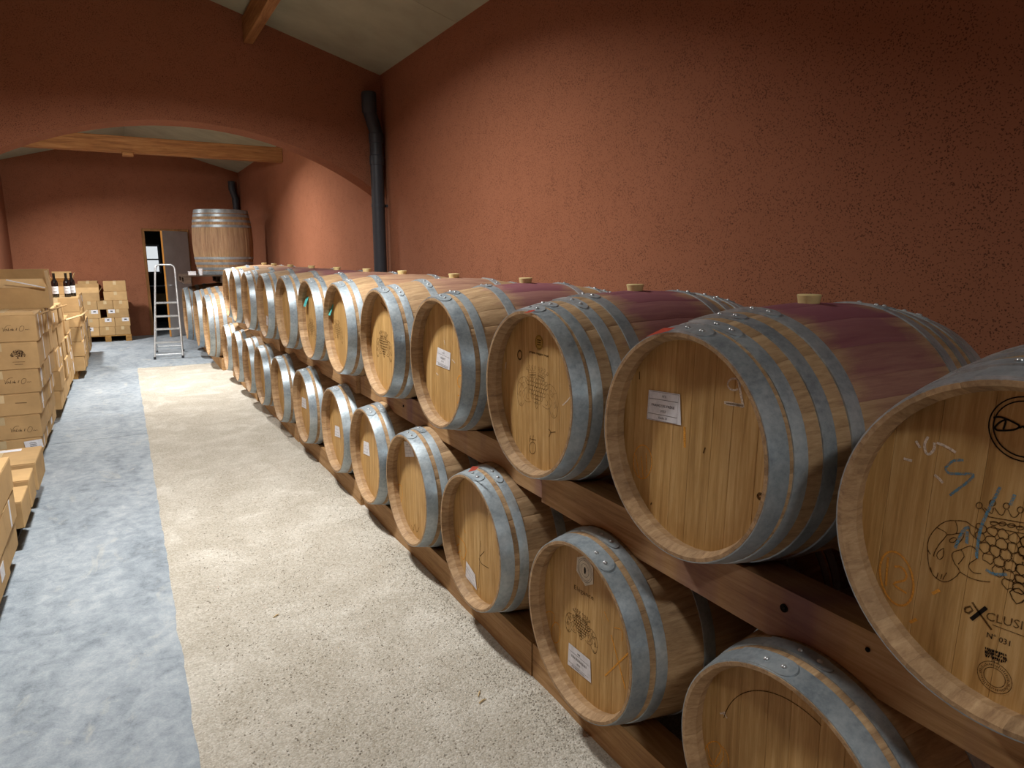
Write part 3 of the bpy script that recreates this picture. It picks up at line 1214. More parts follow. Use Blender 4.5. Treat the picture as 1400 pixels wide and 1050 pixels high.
def paper_label(parent, corners, X, texts, lines=(0.24, 0.76), rows=(), frame=False):
    """corners TL, TR, BR, BL in photo pixels on the head plane"""
    TL_, TR_, BR_, BL_ = [onX(u, v, X - 0.0012) for u, v in corners]
    q = MB()
    q.add([TL_, TR_, BR_, BL_], [(0, 1, 2, 3)])
    lab = q.build('paper_label', M['white'], parent, world=True)
    lab['label'] = 'white paper label'
    q = MB()
    e = Vector((-0.0005, 0, 0))
    U, V = TR_ - TL_, BL_ - TL_

    def P(a, b): return TL_ + U * a + V * b + e
    for b in lines:
        q.ribbon([P(0.04, b), P(0.96, b)], 0.0009, (-1, 0, 0))
    if frame:
        q.ribbon([P(0.03, 0.03), P(0.97, 0.03), P(0.97, 0.97), P(0.03, 0.97)], 0.0008, (-1, 0, 0), True)
    for a0_, a1_, b, hh in rows:   # print too small to read: rows of fine strokes
        n_ = max(4, int((a1_ - a0_) / 0.045))
        for k in range(n_):
            a = a0_ + (a1_ - a0_) * (k + 0.5) / n_
            h2 = hh * R.uniform(0.35, 0.5)
            q.ribbon([P(a, b - h2), P(a + R.uniform(-0.01, 0.01), b + h2)], 0.0018, (-1, 0, 0))
    for s_, a, b, hh, ww in texts:
        text_on(q, s_, P(a - ww / 2, b + hh / 2), U * ww, -V * hh)
    q.build('lettering', M['ink'], lab, world=True)
    return lab


def hx(i, row):
    return row[i][0] + 0.058 - 0.0007


# crest: two ram heads flanking a bunch of grapes under a crown; traced from the near barrel, mirrored
cr_c = (1399.0, 765.0)
Zp = lambda u, v: onX(u, v, hx(0, upper))
C0 = Zp(*cr_c)


def c1(x, y): return (1180 + x / 4.773, 540 + y / 4.773)
def c2(x, y): return (1180 + x / 4.773, 740 + y / 4.773)


ram = [[c1(440, 1040), c1(420, 1000), c1(432, 930), c1(480, 865), c1(540, 825), c1(600, 820), c1(670, 825), c1(705, 850), c1(770, 885)],
       [c1(480, 865), c1(520, 885), c1(548, 912), c1(500, 970), c1(465, 1030), c2(462, 100)],
       [c1(600, 820), c1(615, 860), c1(608, 905), c1(550, 912)],
       [c1(608, 905), c1(660, 905), c1(640, 950), c1(600, 985)],
       [c1(565, 945), c1(590, 930), c1(612, 940), c1(590, 962), c1(565, 958), c1(565, 945)],
       [c2(420, 30), c2(425, 130), c2(440, 190), c2(475, 240), c2(530, 265), c2(580, 250), c2(632, 200), c2(600, 150), c2(580, 100), c2(590, 70), c2(640, 55)],
       [c2(525, 45), c2(495, 65), c2(480, 95), c2(500, 120), c2(525, 95), c2(525, 45)],
       [c2(490, 205), c2(480, 240)], [c2(515, 215), c2(505, 248)], [c2(545, 205), c2(520, 250)],
       [c2(440, 170), c2(448, 200)],
       [c2(640, 55), c2(660, 100), c2(620, 150)], [c2(640, 55), c2(700, 30), c2(740, 60), c2(745, 110), c2(700, 140), c2(690, 170), c2(720, 205), c2(770, 210)],
       [c2(632, 200), c2(690, 235), c2(760, 258), c2(830, 265)],
       [c1(690, 855), c1(700, 900), c1(740, 940), c1(775, 960)]]
crown = [[c1(775, 735), c1(820, 795)], [c1(820, 795), c1(1050, 835)], [c1(825, 825), c1(1050, 865)], [c1(835, 865), c1(1050, 905)],
         [c1(790, 735), c1(840, 775), c1(850, 735)], [c1(858, 735), c1(890, 780), c1(915, 780), c1(930, 745)], [c1(945, 745), c1(970, 795), c1(1000, 795), c1(1020, 768)]]
for x, y in ((758, 722), (845, 705), (935, 725), (1027, 750)):
    crown.append([c1(x + 20 * math.cos(k), y + 20 * math.sin(k)) for k in [i * PI / 5 for i in range(11)]])
for x, y in ((855, 838), (910, 842), (968, 852), (1025, 868)):
    crown.append([c1(x + 24 * math.cos(k), y + 13 * math.sin(k)) for k in [i * PI / 5 for i in range(11)]])
CREST = []
for ln in ram + crown:
    CREST.append([((C0.y - p.y), (p.z - C0.z)) for p in [Zp(*a) for a in ln]])
rg = random.Random(4)
for row, (zz, nn) in enumerate(((0.030, 9), (0.014, 9), (-0.002, 8), (-0.018, 7), (-0.034, 5), (-0.050, 3))):
    for k in range(nn):
        a = (k - (nn - 1) / 2) * 0.0165
        if a > 0.004: continue
        r_ = 0.0085 + rg.uniform(-0.001, 0.001)
        CREST.append([(a + r_ * math.cos(i * PI / 6), zz + rg.uniform(-0.002, 0.002) + r_ * math.sin(i * PI / 6)) for i in range(13)])
CREST.append([(-0.012, -0.062), (0.0, -0.078), (0.012, -0.062), (0, -0.05), (-0.012, -0.062)])
half = [ln for ln in CREST]
CREST += [[(-a, b) for a, b in ln] for ln in half]


def crest(parent, X, c_px, scale, wd, mat='burn'):
    c = onX(c_px[0], c_px[1], X)
    q = MB()
    for ln in CREST:
        pts = [Vector((X, c.y - a * scale, c.z + b * scale)) for a, b in ln]
        q.ribbon(smooth_line(pts, 2), wd, (-1, 0, 0))
    return q.build('crest_stamp', M[mat], parent, world=True)


def px_text(parent, s_, p0, p1, hpx, X, mat, name='stamped_lettering'):
    """text from baseline pixel p0 to p1 on the head plane"""
    a, b = onX(p0[0], p0[1], X), onX(p1[0], p1[1], X)
    up_ = onX(p0[0], p0[1] - hpx, X) - a
    up_ = Vector((0, 0, up_.length))
    q = MB()
    text_on(q, s_, a, b - a, up_)
    return q.build(name, M[mat], parent, world=True)


# --- near barrel: crest, chalk, stamps
t = UB[0]; X = hx(0, upper)
crest(t, X, cr_c, 1.0, 0.0016)
strokes('chalk_mark', [ell(1226, 791, 22, 37, 24, tilt=0.18)], X, 0.003, M['orange'], t)
strokes('chalk_mark', [[c2(163, 105), c2(155, 200), c2(150, 290)], [c2(205, 165), c2(250, 170), c2(282, 215), c2(270, 255), c2(200, 278), c2(285, 340)]], X, 0.003, M['orange'], t)
strokes('chalk_mark', [[c2(305, 530), c2(350, 508)], [c2(450, 342), c2(500, 318)]], X, 0.004, M['orange'], t)
strokes('chalk_mark', [[c1(655, 425), c1(590, 430), c1(540, 475), c1(560, 510), c1(640, 515), c1(720, 520), c1(690, 560), c1(640, 600), c1(565, 655)]], X - 0.0002, 0.0045, M['blue'], t)
strokes('chalk_mark', [[c1(895, 600), c1(850, 690), c1(800, 790), c1(765, 880), c1(745, 1000), c2(740, 110)], [c1(690, 860), c1(650, 890), c1(600, 1000)], [c1(680, 890), c1(675, 970)], [c2(800, 185), c2(860, 215), c2(940, 215)],
                       [c1(990, 650), c1(960, 720)]], X - 0.0002, 0.005, M['blue'], t)
strokes('chalk_mark', [[c1(425, 272), c1(402, 320), c1(410, 375), c1(435, 385), c1(465, 350), c1(465, 310)], [c1(480, 312), c1(540, 335), c1(605, 375)], [c1(265, 415), c1(320, 430)], [c1(465, 520), c1(500, 550), c1(520, 575)], [c1(345, 300), c1(372, 345)]], X - 0.0001, 0.0035, M['whitechalk'], t)
ring_c = onX(1401, 587, X)
q = MB()
for r_ in (0.052, 0.045):
    q.ribbon([Vector((X, ring_c.y - r_ * math.cos(a), ring_c.z + r_ * math.sin(a))) for a in [k * PI / 20 for k in range(40)]], 0.0022, (-1, 0, 0), True)
q.build('round_stamp', M['black'], t, world=True)
strokes('script_stamp', [[c1(850, 148), c1(900, 145), c1(985, 180), c1(1020, 205), c1(990, 225), c1(930, 232), c1(875, 230), c1(862, 210), c1(890, 180), c1(930, 165), c1(915, 225)], [c1(1020, 215), c1(1045, 205), c1(1060, 222), c1(1090, 215), c1(1120, 225)]], X - 0.0002, 0.003, M['black'], t, 4)
px_text(t, 'CLUSIV', c2(800, 512), c2(1105, 598), 12, X, 'burn')
strokes('stamped_lettering', [[c2(805, 432), c2(705, 510)]], X, 0.0065, M['black'], t, 1)
strokes('stamped_lettering', [[c2(712, 398), c2(760, 470), c2(838, 578)], [c2(665, 435), c2(700, 425), c2(715, 450), c2(690, 470), c2(665, 460), c2(665, 435)]], X, 0.0035, M['burn'], t, 1)
strokes('stamped_line', [[c2(845, 545), c2(1100, 640)]], X, 0.0012, M['burn'], t, 1)
px_text(t, 'N° 031', c2(806, 626), c2(957, 686), 8, X, 'black')
px_text(t, 'N°3', c2(838, 786), c2(888, 802), 5, X, 'black')
q = MB()
rg2 = random.Random(9)
for row in range(3):
    for k in range(11):
        a = onX(*c2(800 + k * 13, 690 + row * 22 + k * 4.6), X)
        hh = rg2.uniform(0.003, 0.006)
        q.ribbon([a, a + Vector((0, rg2.uniform(-0.002, 0.002), -hh))], rg2.uniform(0.0012, 0.003), (-1, 0, 0))
q.build('smudged_stamp', M['black'], t, world=True)
sc = onX(*c2(857, 888), X)
q = MB()
for r_ in (0.0265, 0.0165):
    q.ribbon([Vector((X, sc.y - r_ * math.cos(a), sc.z + r_ * math.sin(a))) for a in [k * PI / 18 for k in range(36)]], 0.0012, (-1, 0, 0), True)
for k in range(46):
    a = k * 2 * PI / 46
    q.ribbon([Vector((X, sc.y - r_ * math.cos(a), sc.z + r_ * math.sin(a))) for r_ in (0.0195, 0.0195 + rg2.uniform(0.002, 0.005))], 0.0013, (-1, 0, 0))
q.build('round_stamp', M['burn'], t, world=True)

# --- second barrel: label, chalk
t = UB[1]; X = hx(1, upper)
paper_label(t, [(887.1, 532.9), (929.6, 539.1), (931, 581.4), (884.3, 572.9)], X,
            [('N°5', 0.52, 0.15, 0.08, 0.11), ('FRANÇOIS FRÈRE', 0.5, 0.47, 0.12, 0.74), ('2022', 0.52, 0.64, 0.07, 0.17), ('Vanille 20', 0.52, 0.87, 0.08, 0.28)], (0.27, 0.77), frame=True)


def d1(x, y): return (850 + x / 5.25, 490 + y / 5.25)


strokes('chalk_mark', [ell(1003.5, 525.5, 8.5, 8, 16, 0.9, 6.6)], X, 0.0035, M['whitechalk'], t)
strokes('chalk_mark', [[d1(832, 135), d1(850, 230), d1(872, 350)], [d1(872, 345), d1(800, 325), d1(735, 316)], [d1(865, 335), d1(800, 332), d1(750, 325)]], X, 0.005, M['whitechalk'], t)
strokes('chalk_mark', [ell(878.5, 631.5, 12.5, 23, 24), [d1(100, 690), d1(130, 860)], [d1(140, 700), d1(155, 860)], [d1(175, 680), d1(180, 820)]], X, 0.0022, M['orange'], t)
strokes('chalk_mark', [[d1(450, 490), d1(452, 640)]], X, 0.006, M['orange'], t)
strokes('wood_crack', [[d1(127, 95), d1(127, 150)], [d1(215, 1035), d1(208, 1050)], [d1(600, 640), d1(585, 680)]], X, 0.004, M['burn'], t)
strokes('wood_knot', [ell(*d1(993, 990), 3.0, 3.4, 10)], X, 0.007, M['burn'], t)
flat('tag', [(883, 460.4), (907, 448.4), (924, 447.6), (914, 452.5)], 1.163, M['redcard'], t)['label'] = 'red card tag'

# --- third barrel: gold seal, crest
t = UB[2]; X = hx(2, upper)


def e1(x, y): return (690 + x / 5.25, 440 + y / 5.25)


cs = onX(*e1(247, 148), X)
q = MB()
q.add([Vector((X, cs.y - 0.026 * math.cos(a), cs.z + 0.026 * math.sin(a))) for a in [k * PI / 14 for k in range(28)]], [tuple(range(28))])
se = q.build('gold_seal', M['gold'], t, world=True)
q = MB()
for r_ in (0.021, 0.025):
    q.ribbon([Vector((X - 0.0006, cs.y - r_ * math.cos(a), cs.z + r_ * math.sin(a))) for a in [k * PI / 14 for k in range(28)]], 0.0012, (-1, 0, 0), True)
for k, b in enumerate((0.008, 0.0, -0.008)):
    q.ribbon([Vector((X - 0.0006, cs.y + 0.012, cs.z + b)), Vector((X - 0.0006, cs.y - 0.012, cs.z + b))], 0.003, (-1, 0, 0))
q.build('seal_print', M['burn'], se, world=True)
q = MB()
rg3 = random.Random(2)
A_, B_ = onX(*e1(178, 208), X), onX(*e1(318, 243), X)
for k in range(30):
    f = k / 30
    if k in (10, 22): continue
    p_ = A_.lerp(B_, f)
    q.ribbon([p_, p_ + Vector((0, 0, -rg3.uniform(0.004, 0.008)))], 0.0028, (-1, 0, 0))
q.build('faint_stamp', M['burn'], t, world=True)
crest(t, X, e1(230, 480), 0.92, 0.0010)
strokes('chalk_mark', [[e1(315, 770), e1(330, 790), e1(318, 825)], [e1(328, 795), e1(365, 790)]], X, 0.003, M['burn'], t)
strokes('chalk_mark', [[e1(185, 815), e1(180, 860)], [e1(205, 815), e1(200, 860)], [e1(180, 838), e1(225, 850)], ell(*e1(200, 905), 4.4, 8, 14)], X, 0.002, M['burn'], t)
strokes('chalk_mark', [[e1(440, 330), e1(475, 360), e1(490, 440)], [e1(490, 470), e1(470, 540), e1(415, 600)], [e1(10, 290), e1(5, 340)]], X, 0.003, M['whitechalk'], t)
strokes('wood_knot', [ell(*e1(108, 238), 2.8, 6, 12)], X, 0.006, M['burn'], t)
flat('tag', [(716, 428.5), (723, 424.5), (733, 423.4), (727, 426.5)], 1.163, M['redcard'], t)['label'] = 'red card tag'

# --- fourth upper barrel
t = UB[3]; X = hx(3, upper)


def f1(x, y): return (570 + x / 7, 430 + y / 7)


paper_label(t, [f1(198, 312), f1(322, 368), f1(312, 533), f1(182, 480)], X, [], (0.3, 0.8), rows=[(0.4, 0.55, 0.18, 0.07), (0.28, 0.66, 0.48, 0.12), (0.38, 0.58, 0.65, 0.08), (0.16, 0.9, 0.88, 0.08)])
strokes('chalk_mark', [[f1(415, 490), f1(422, 560), f1(440, 585)], ell(*f1(415, 640), 4, 8, 14), [f1(390, 775), f1(415, 785), f1(385, 850)]], X, 0.004, M['orange'], t)
strokes('chalk_mark', [[f1(185, 560), f1(205, 580)], [f1(75, 690), f1(95, 740)], [f1(260, 245), f1(268, 290)], [f1(335, 430), f1(365, 465)]], X, 0.004, M['whitechalk'], t)

# --- fifth: dark crest
t = UB[4]; X = hx(4, upper)
crest(t, X, (524.5, 471.5), 0.9, 0.0020)
q = MB()
for k in range(9):
    p_ = onX(521 + k * 0.9, 413 + k * 1.0, X)
    q.ribbon([p_, p_ + Vector((0, 0, -rg3.uniform(0.008, 0.016)))], 0.006, (-1, 0, 0))
q.build('faint_stamp', M['burn'], t, world=True)
# --- sixth and seventh: turquoise tags standing off the head, faint crests
for i, (uu, vv) in ((5, (454.2, 415.5)), (6, (420.3, 405.5))):
    t = UB[i]; X = hx(i, upper)
    p_ = onX(uu, vv, X)
    q = MB()
    hw, hh = 0.033, 0.075
    q.add([p_ + Vector((0, hw, 0)), p_ + Vector((0, -hw, 0)), p_ + Vector((-0.028, -hw, -hh)), p_ + Vector((-0.028, hw, -hh)),
           p_ + Vector((0.002, hw, 0)), p_ + Vector((0.002, -hw, 0)), p_ + Vector((-0.026, -hw, -hh)), p_ + Vector((-0.026, hw, -hh))],
          [(0, 1, 2, 3), (7, 6, 5, 4), (0, 3, 7, 4), (1, 5, 6, 2), (2, 6, 7, 3), (0, 4, 5, 1)])
    q.build('tag', M['teal'], t, world=True)['label'] = 'turquoise card tag'
    crest(t, X, (461.5, 452) if i == 5 else (426, 449), 0.85, 0.0014)
# --- eighth: paper scrap on hoop; ninth: label
t = UB[7]
a_ = PI / 2 + 0.06
q = MB()
vs = []
for k in range(5):
    a = PI / 2 - 0.02 - 0.16 * k / 4
    for tt in (0.006, 0.05):
        rad = SP6.r(tt) + 0.0085
        vs.append((tt - 0.47, rad * math.cos(a), rad * math.sin(a)))
q.add(vs, [(2 * k, 2 * k + 1, 2 * k + 3, 2 * k + 2) for k in range(4)])
q.build('paper_scrap', M['white'], t, loc=(0, 0, SP6.RB))
paper_label(UB[8], [(363.8, 431), (366.3, 433), (366.8, 446.5), (364.2, 444)], hx(8, upper), [], (0.3, 0.7))

# --- lower row
t = LB[0]; X = hx(0, lower)
c_ = Vector((X, 0.870, ZB))
q = MB()
q.ribbon([c_ + Vector((0, -0.205 * math.cos(a), 0.205 * math.sin(a))) for a in [1.25 + 1.7 * k / 30 for k in range(31)]], 0.0022, (-1, 0, 0))
q.build('scribed_ring', M['burn'], t, world=True)


def g1(x, y): return (930 + x / 6.175, 880 + y / 6.175)


strokes('chalk_mark', [ell(*g1(285, 930), 13, 17, 20), [g1(320, 835), g1(345, 890), g1(310, 960), g1(290, 1010)], [g1(230, 860), g1(250, 960), g1(290, 1030)], [g1(360, 870), g1(400, 940), g1(410, 1040)]], X, 0.0022, M['orange'], t)
strokes('chalk_mark', [[g1(335, 590), g1(370, 590), g1(395, 630)], [g1(375, 575), g1(365, 600)]], X, 0.003, M['whitechalk'], t)

t = LB[1]; X = hx(1, lower)


def h1(x, y): return (740 + x / 5, 740 + y / 5)


hexs = flat('hexagonal_sticker', [h1(245, 110), h1(300, 98), h1(355, 180), h1(355, 295), h1(300, 305), h1(240, 200)], X - 0.0012, M['sticker'], t)
hc = onX(*h1(298, 200), X - 0.0018)
q = MB()
for r_ in (0.022, 0.034, 0.040):
    q.ribbon([hc + Vector((0, -r_ * math.cos(a), r_ * math.sin(a))) for a in [k * PI / 12 for k in range(24)]], 0.001, (-1, 0, 0), True)
q.add([hc + Vector((0, -0.006 * math.cos(a), 0.013 * math.sin(a))) for a in [k * PI / 4 for k in range(8)]], [tuple(range(8))])
q.build('sticker_print', M['ink'], hexs, world=True)
px_text(t, 'Elégance', h1(225, 335), h1(357, 415), 8, X, 'burn')
crest(t, X, h1(272, 585), 0.62, 0.0016)
paper_label(t, [h1(188, 692), h1(335, 815), h1(340, 970), h1(180, 840)], X, [], (0.28, 0.8), rows=[(0.42, 0.55, 0.18, 0.08), (0.15, 0.86, 0.45, 0.13), (0.42, 0.58, 0.64, 0.09), (0.2, 0.8, 0.88, 0.08)])
strokes('chalk_mark', [[h1(595, 765), h1(435, 920)], [h1(478, 640), h1(520, 800), h1(575, 1010)]], X, 0.004, M['orange'], t)
strokes('chalk_mark', [ell(*h1(100, 625), 6, 14, 16), [h1(20, 500), h1(50, 480), h1(85, 495), h1(90, 560)], [h1(500, 590), h1(550, 610), h1(550, 680)], [h1(430, 480), h1(460, 550)]], X, 0.0022, M['orange'], t)

t = LB[2]; X = hx(2, lower)


def i1(x, y): return (615 + x / 5.83, 650 + y / 5.83)


paper_label(t, [i1(130, 680), i1(200, 790), i1(215, 915), i1(125, 805)], X, [], (0.3, 0.5, 0.78))
strokes('chalk_mark', [[i1(60, 480), i1(105, 525), i1(130, 600), i1(110, 670), i1(90, 640)], [i1(75, 545), i1(50, 570), i1(60, 620), i1(85, 600)], [i1(115, 430), i1(125, 460)]], X, 0.0035, M['orange'], t)
strokes('chalk_mark', [[i1(275, 605), i1(240, 645)], [i1(232, 660), i1(255, 705), i1(310, 740)], [i1(245, 520), i1(236, 690), i1(230, 900)]], X, 0.003, M['burn'], t)
flat('tag', [(640, 645), (646, 637.5), (655, 638), (650, 643)], 1.164, M['redcard'], t)['label'] = 'red card tag'

t = LB[3]; X = hx(3, lower)


def j1(x, y): return (530 + x / 6.17, 580 + y / 6.17)


paper_label(t, [j1(137, 145), j1(190, 145), j1(225, 275), j1(150, 275)], X, [], (0.32, 0.55, 0.78), rows=[(0.35, 0.6, 0.2, 0.1)])
strokes('chalk_mark', [ell(*j1(100, 585), 4, 12.5, 16)], X, 0.003, M['orange'], t)
strokes('chalk_mark', [[j1(200, 850), j1(215, 900), j1(230, 840), j1(245, 910), j1(265, 870)]], X, 0.003, M['burn'], t)
paper_label(LB[4], [(497.3, 602.7), (504, 605.3), (505.7, 624), (496.7, 620)], hx(4, lower), [], (0.3, 0.55, 0.8))
paper_label(LB[5], [(458, 581.3), (464, 584), (465.3, 598.7), (457.7, 596)], hx(5, lower), [], (0.3, 0.55, 0.8))
paper_label(LB[6], [(412.7, 542.7), (418, 545.3), (419, 559.3), (412.4, 556)], hx(6, lower), [], (0.3, 0.55, 0.8))
paper_label(LB[11], [(308.8, 471.5), (311.2, 473), (311.2, 481), (308.6, 479.5)], hx(11, lower), [], (0.4,))

# ------------------------------------------------------------------ pallets
def pallet(name, x0, x1, y0, y1, z0, h, mat, label, group=None, along='x'):
    t = thing(name, ((x0 + x1) / 2, (y0 + y1) / 2, z0), label, 'pallet', group)
    bt = 0.02
    nb = 6
    for k in range(nb):
        wdt = (y1 - y0) / nb
        q = MB()
        q.bbox(x0, x1, y0 + k * wdt + 0.008, y0 + (k + 1) * wdt - 0.008, z0 + h - bt, z0 + h, 0.002)
        q.build('deck_board', mat, t, world=True)
    for fx in (0.0, 0.5, 1.0):
        wx = 0.10
        xa = x0 + (x1 - x0 - wx) * fx
        q = MB()
        q.bbox(xa, xa + wx, y0, y1, z0 + h - 2 * bt, z0 + h - bt - 0.0005, 0.002)
        q.build('stringer', mat, t, world=True)
        for fy in (0.0, 0.5, 1.0):
            wy = 0.12
            ya = y0 + (y1 - y0 - wy) * fy
            q = MB()
            q.bbox(xa, xa + wx, ya, ya + wy, z0 + bt, z0 + h - 2 * bt - 0.0005, 0.003)
            q.build('block', mat, t, world=True)
        q = MB()
        q.bbox(xa, xa + wx, y0, y1, z0, z0 + bt - 0.0005, 0.002)
        q.build('skid', mat, t, world=True)
    return t


pallet('pallet', 0.86, 2.05, 12.12, 13.32, 1.172, 0.13, M['darkpallet'], 'dark weathered pallet lying across the big casks')
# small white things on that pallet
q = MB()
q.lathe([(0.001, 0.0), (0.026, 0.0), (0.034, 0.105), (0.031, 0.105), (0.024, 0.006), (0.001, 0.006)], 18)
tag(q.build('paper_cup', M['white'], None, 40, loc=(1.12, 12.18, 1.302)), 'small white cup on the dark pallet beside the upright cask', 'cup')
q = MB()
q.bbox(-0.055, 0.055, -0.04, 0.04, 0, 0.06, 0.004)
q.bbox(-0.057, 0.057, -0.042, 0.042, 0.045, 0.062, 0.003)
wb = q.build('small_box', M['white'], None, loc=(0.99, 12.20, 1.302))
tag(wb, 'small white lidded box on the corner of the dark pallet', 'box')

# ------------------------------------------------------------------ cartons
_cm = {}


def carton_mesh(w_, l_, h_):
    k = (round(w_, 3), round(l_, 3), round(h_, 3))
    if k in _cm: return _cm[k]
    q = MB()
    q.bbox(-w_ / 2, w_ / 2, -l_ / 2, l_ / 2, 0, h_ - 0.004, 0.004)
    q.bbox(-w_ / 2 + 0.001, -0.0015, -l_ / 2 + 0.001, l_ / 2 - 0.001, h_ - 0.0045, h_, 0.0012)
    q.bbox(0.0015, w_ / 2 - 0.001, -l_ / 2 + 0.001, l_ / 2 - 0.001, h_ - 0.0045, h_, 0.0012)
    body = q.mesh('body', M['card'])
    q = MB()
    tw = 0.025
    q.box(-tw, tw, -l_ / 2 + 0.004, l_ / 2 - 0.004, h_, h_ + 0.0006)
    q.box(-tw, tw, -l_ / 2 - 0.0006, -l_ / 2, h_ - 0.065, h_ - 0.004)
    tape = q.mesh('tape', M['tape'])
    _cm[k] = (body, tape)
    return _cm[k]


_strip = {}


def carton(x0, x1, y0, y1, z0, z1, label, group, rz=0.0, side_tape=False, side_label=False, name='carton'):
    w_, l_, h_ = x1 - x0, y1 - y0, z1 - z0
    t = thing(name, ((x0 + x1) / 2, (y0 + y1) / 2, z0), label, 'box', group, (0, 0, rz))
    body, tape = carton_mesh(w_, l_, h_)
    put('body', body, t)
    put('tape', tape, t)
    if side_tape:
        q = MB()
        q.box(w_ / 2, w_ / 2 + 0.0008, -0.02, 0.02, 0.01, h_ - 0.01)
        q.build('side_tape', M['white'], t)
    if side_label:
        q = MB()
        q.box(w_ / 2, w_ / 2 + 0.001, -0.05, 0.05, h_ * 0.35, h_ * 0.8)
        q.build('shipping_label', M['white'], t)
    return t


def stack(xr, depth, y0, nb, lb, levels, label, group, jx=0.012, rng=R, gap=0.006, skip=()):
    out = {}
    for k in range(len(levels) - 1):
        z0, z1 = levels[k], levels[k + 1] - 0.0015
        sh = rng.uniform(-0.02, 0.02)
        for j in range(nb):
            if (k, j) in skip: continue
            ya = y0 + j * (lb + gap)
            dx = rng.uniform(-jx, jx)
            tier = ('bottom', 'second', 'third', 'fourth', 'fifth')[k] if k < len(levels) - 2 else 'top'
            lb2 = label.replace('brown carton in', tier + '-tier carton in') + (', toward the knee-high cartons' if j == 0 and y0 > 4 else ', toward the far wall' if j == nb - 1 else ', in mid row')
            out[k, j] = carton(xr - depth + dx, xr + dx, ya, ya + lb, z0, z1, lb2, group, rng.uniform(-0.006, 0.006), rng.random() < 0.3, rng.random() < 0.14)
    return out


GA = 'brown wine cartons stacked along the aisle'
# wooden pallets below the stacks
pallet('pallet', -1.13, -0.74, 6.32, 7.66, 0.0, 0.11, M['palletwood'], 'wooden pallet under the carton stack with the open box on top', 'pallets under the aisle cartons')
pallet('pallet', -1.13, -0.74, 8.02, 9.32, 0.0, 0.11, M['palletwood'], 'wooden pallet under the carton stack behind the open box', 'pallets under the aisle cartons')
pallet('pallet', -1.13, -0.74, 9.42, 10.52, 0.0, 0.11, M['palletwood'], 'wooden pallet under the low stepped carton stack', 'pallets under the aisle cartons')
pallet('pallet', -1.13, -0.63, 10.62, 12.0, 0.0, 0.11, M['palletwood'], 'wooden pallet under the carton stack with the wine bottles', 'pallets under the aisle cartons')
pallet('pallet', -1.13, -0.64, 12.1, 13.5, 0.0, 0.11, M['palletwood'], 'wooden pallet under the low carton stack near the far wall', 'pallets under the aisle cartons')
lvA = [0.111, 0.235, 0.42, 0.59, 0.775, 0.985, 1.19]
A = {}
for k in range(6):
    xr = (-0.665, -0.655, -0.64, -0.628, -0.612, -0.602)[k]
    lab = ['brown carton in the bottom tier of the stack under the open box',
           'brown carton in the second tier of the stack under the open box',
           'brown carton in the third tier of the stack under the open box',
           'brown carton in the fourth tier of the stack under the open box',
           'brown carton in the fifth tier of the stack under the open box',
           'brown carton in the top tier of the stack under the open box'][k]
    for j in range(4):
        l2 = lab
        if j == 0:
            l2 = ['carton with a white printed sheet on its front, at the stack foot',
                  'carton printed with script lettering, second from bottom of the stack under the open box',
                  'carton with one faint printed line, middle of the stack under the open box',
                  'carton with script lettering between the oak tree carton and the faintly printed one',
                  'carton printed with a dark oak tree emblem',
                  'topmost carton with script lettering and lifted flap, under the open box'][k]
        ya = 6.30 + j * 0.345
        dx = R.uniform(-0.010, 0.010) if j else 0
        A[k, j] = carton(xr - 0.50 + dx, xr + dx, ya, ya + 0.338, lvA[k], lvA[k + 1] - 0.0015, l2, GA, 0 if j == 0 else R.uniform(-0.006, 0.006), R.random() < 0.4, R.random() < 0.12)
stack(-0.635, 0.50, 8.00, 3, 0.42, [0.111, 0.30, 0.50, 0.70, 0.90, 1.10], 'brown carton in the tall stack right behind the open box', GA)
C = stack(-0.64, 0.50, 9.40, 3, 0.36, [0.111, 0.30, 0.49, 0.68, 0.87], 'brown carton in the low stepped stack before the wine bottles', GA, skip=((3, 0),))
stack(-0.535, 0.50, 10.60, 4, 0.345, [0.111, 0.305, 0.50, 0.695, 0.89, 1.085], 'brown carton in the stack that carries the wine bottles', GA)
stack(-0.555, 0.50, 12.08, 4, 0.345, [0.111, 0.28, 0.45, 0.62], 'brown carton in the low stack past the wine bottles', GA)
# near-left stack and the row of low cartons
pallet('pallet', -1.13, -0.675, 2.70, 4.26, 0.0, 0.11, M['blackplastic'], 'black plastic pallet under the knee-high carton stack', None)
stack(-0.605, 0.50, 2.72, 4, 0.385, [0.111, 0.27, 0.43, 0.60], 'brown carton in the knee-high stack before the three low single cartons', GA)
pallet('pallet', -1.13, -0.665, 4.42, 5.70, 0.0, 0.135, M['blackplastic'], 'black plastic pallet under the three low single cartons', None)
t = carton(-1.02, -0.60, 4.46, 4.77, 0.136, 0.292, 'low single carton with a small white label, nearest the knee-high stack', GA, 0.0)
q = MB(); q.box(-0.11, -0.04, 0.06, 0.13, 0.1565, 0.1575); q.build('shipping_label', M['white'], t)
carton(-1.04, -0.60, 4.815, 5.09, 0.136, 0.312, 'low single carton without label, between two others on black pallet', GA, 0.01)
t = carton(-1.06, -0.595, 5.17, 5.62, 0.136, 0.322, 'low single carton with a white strip along its top edge', GA, 0.0)
q = MB(); q.box(-0.10, 0.12, 0.14, 0.20, 0.1865, 0.1875); q.build('shipping_label', M['white'], t)


# prints on the front faces of stack A (plane y = 6.30)
def yline(name, lines, Y, wd, mat, parent, sub=4):
    q = MB()
    for ln in lines:
        q.ribbon(smooth_line([onY(u, v, Y) for u, v in ln], sub), wd, (0, -1, 0))
    return q.build(name, mat, parent, world=True)


def k1(x, y): return (x / 8.743, 410 + y / 8.75)


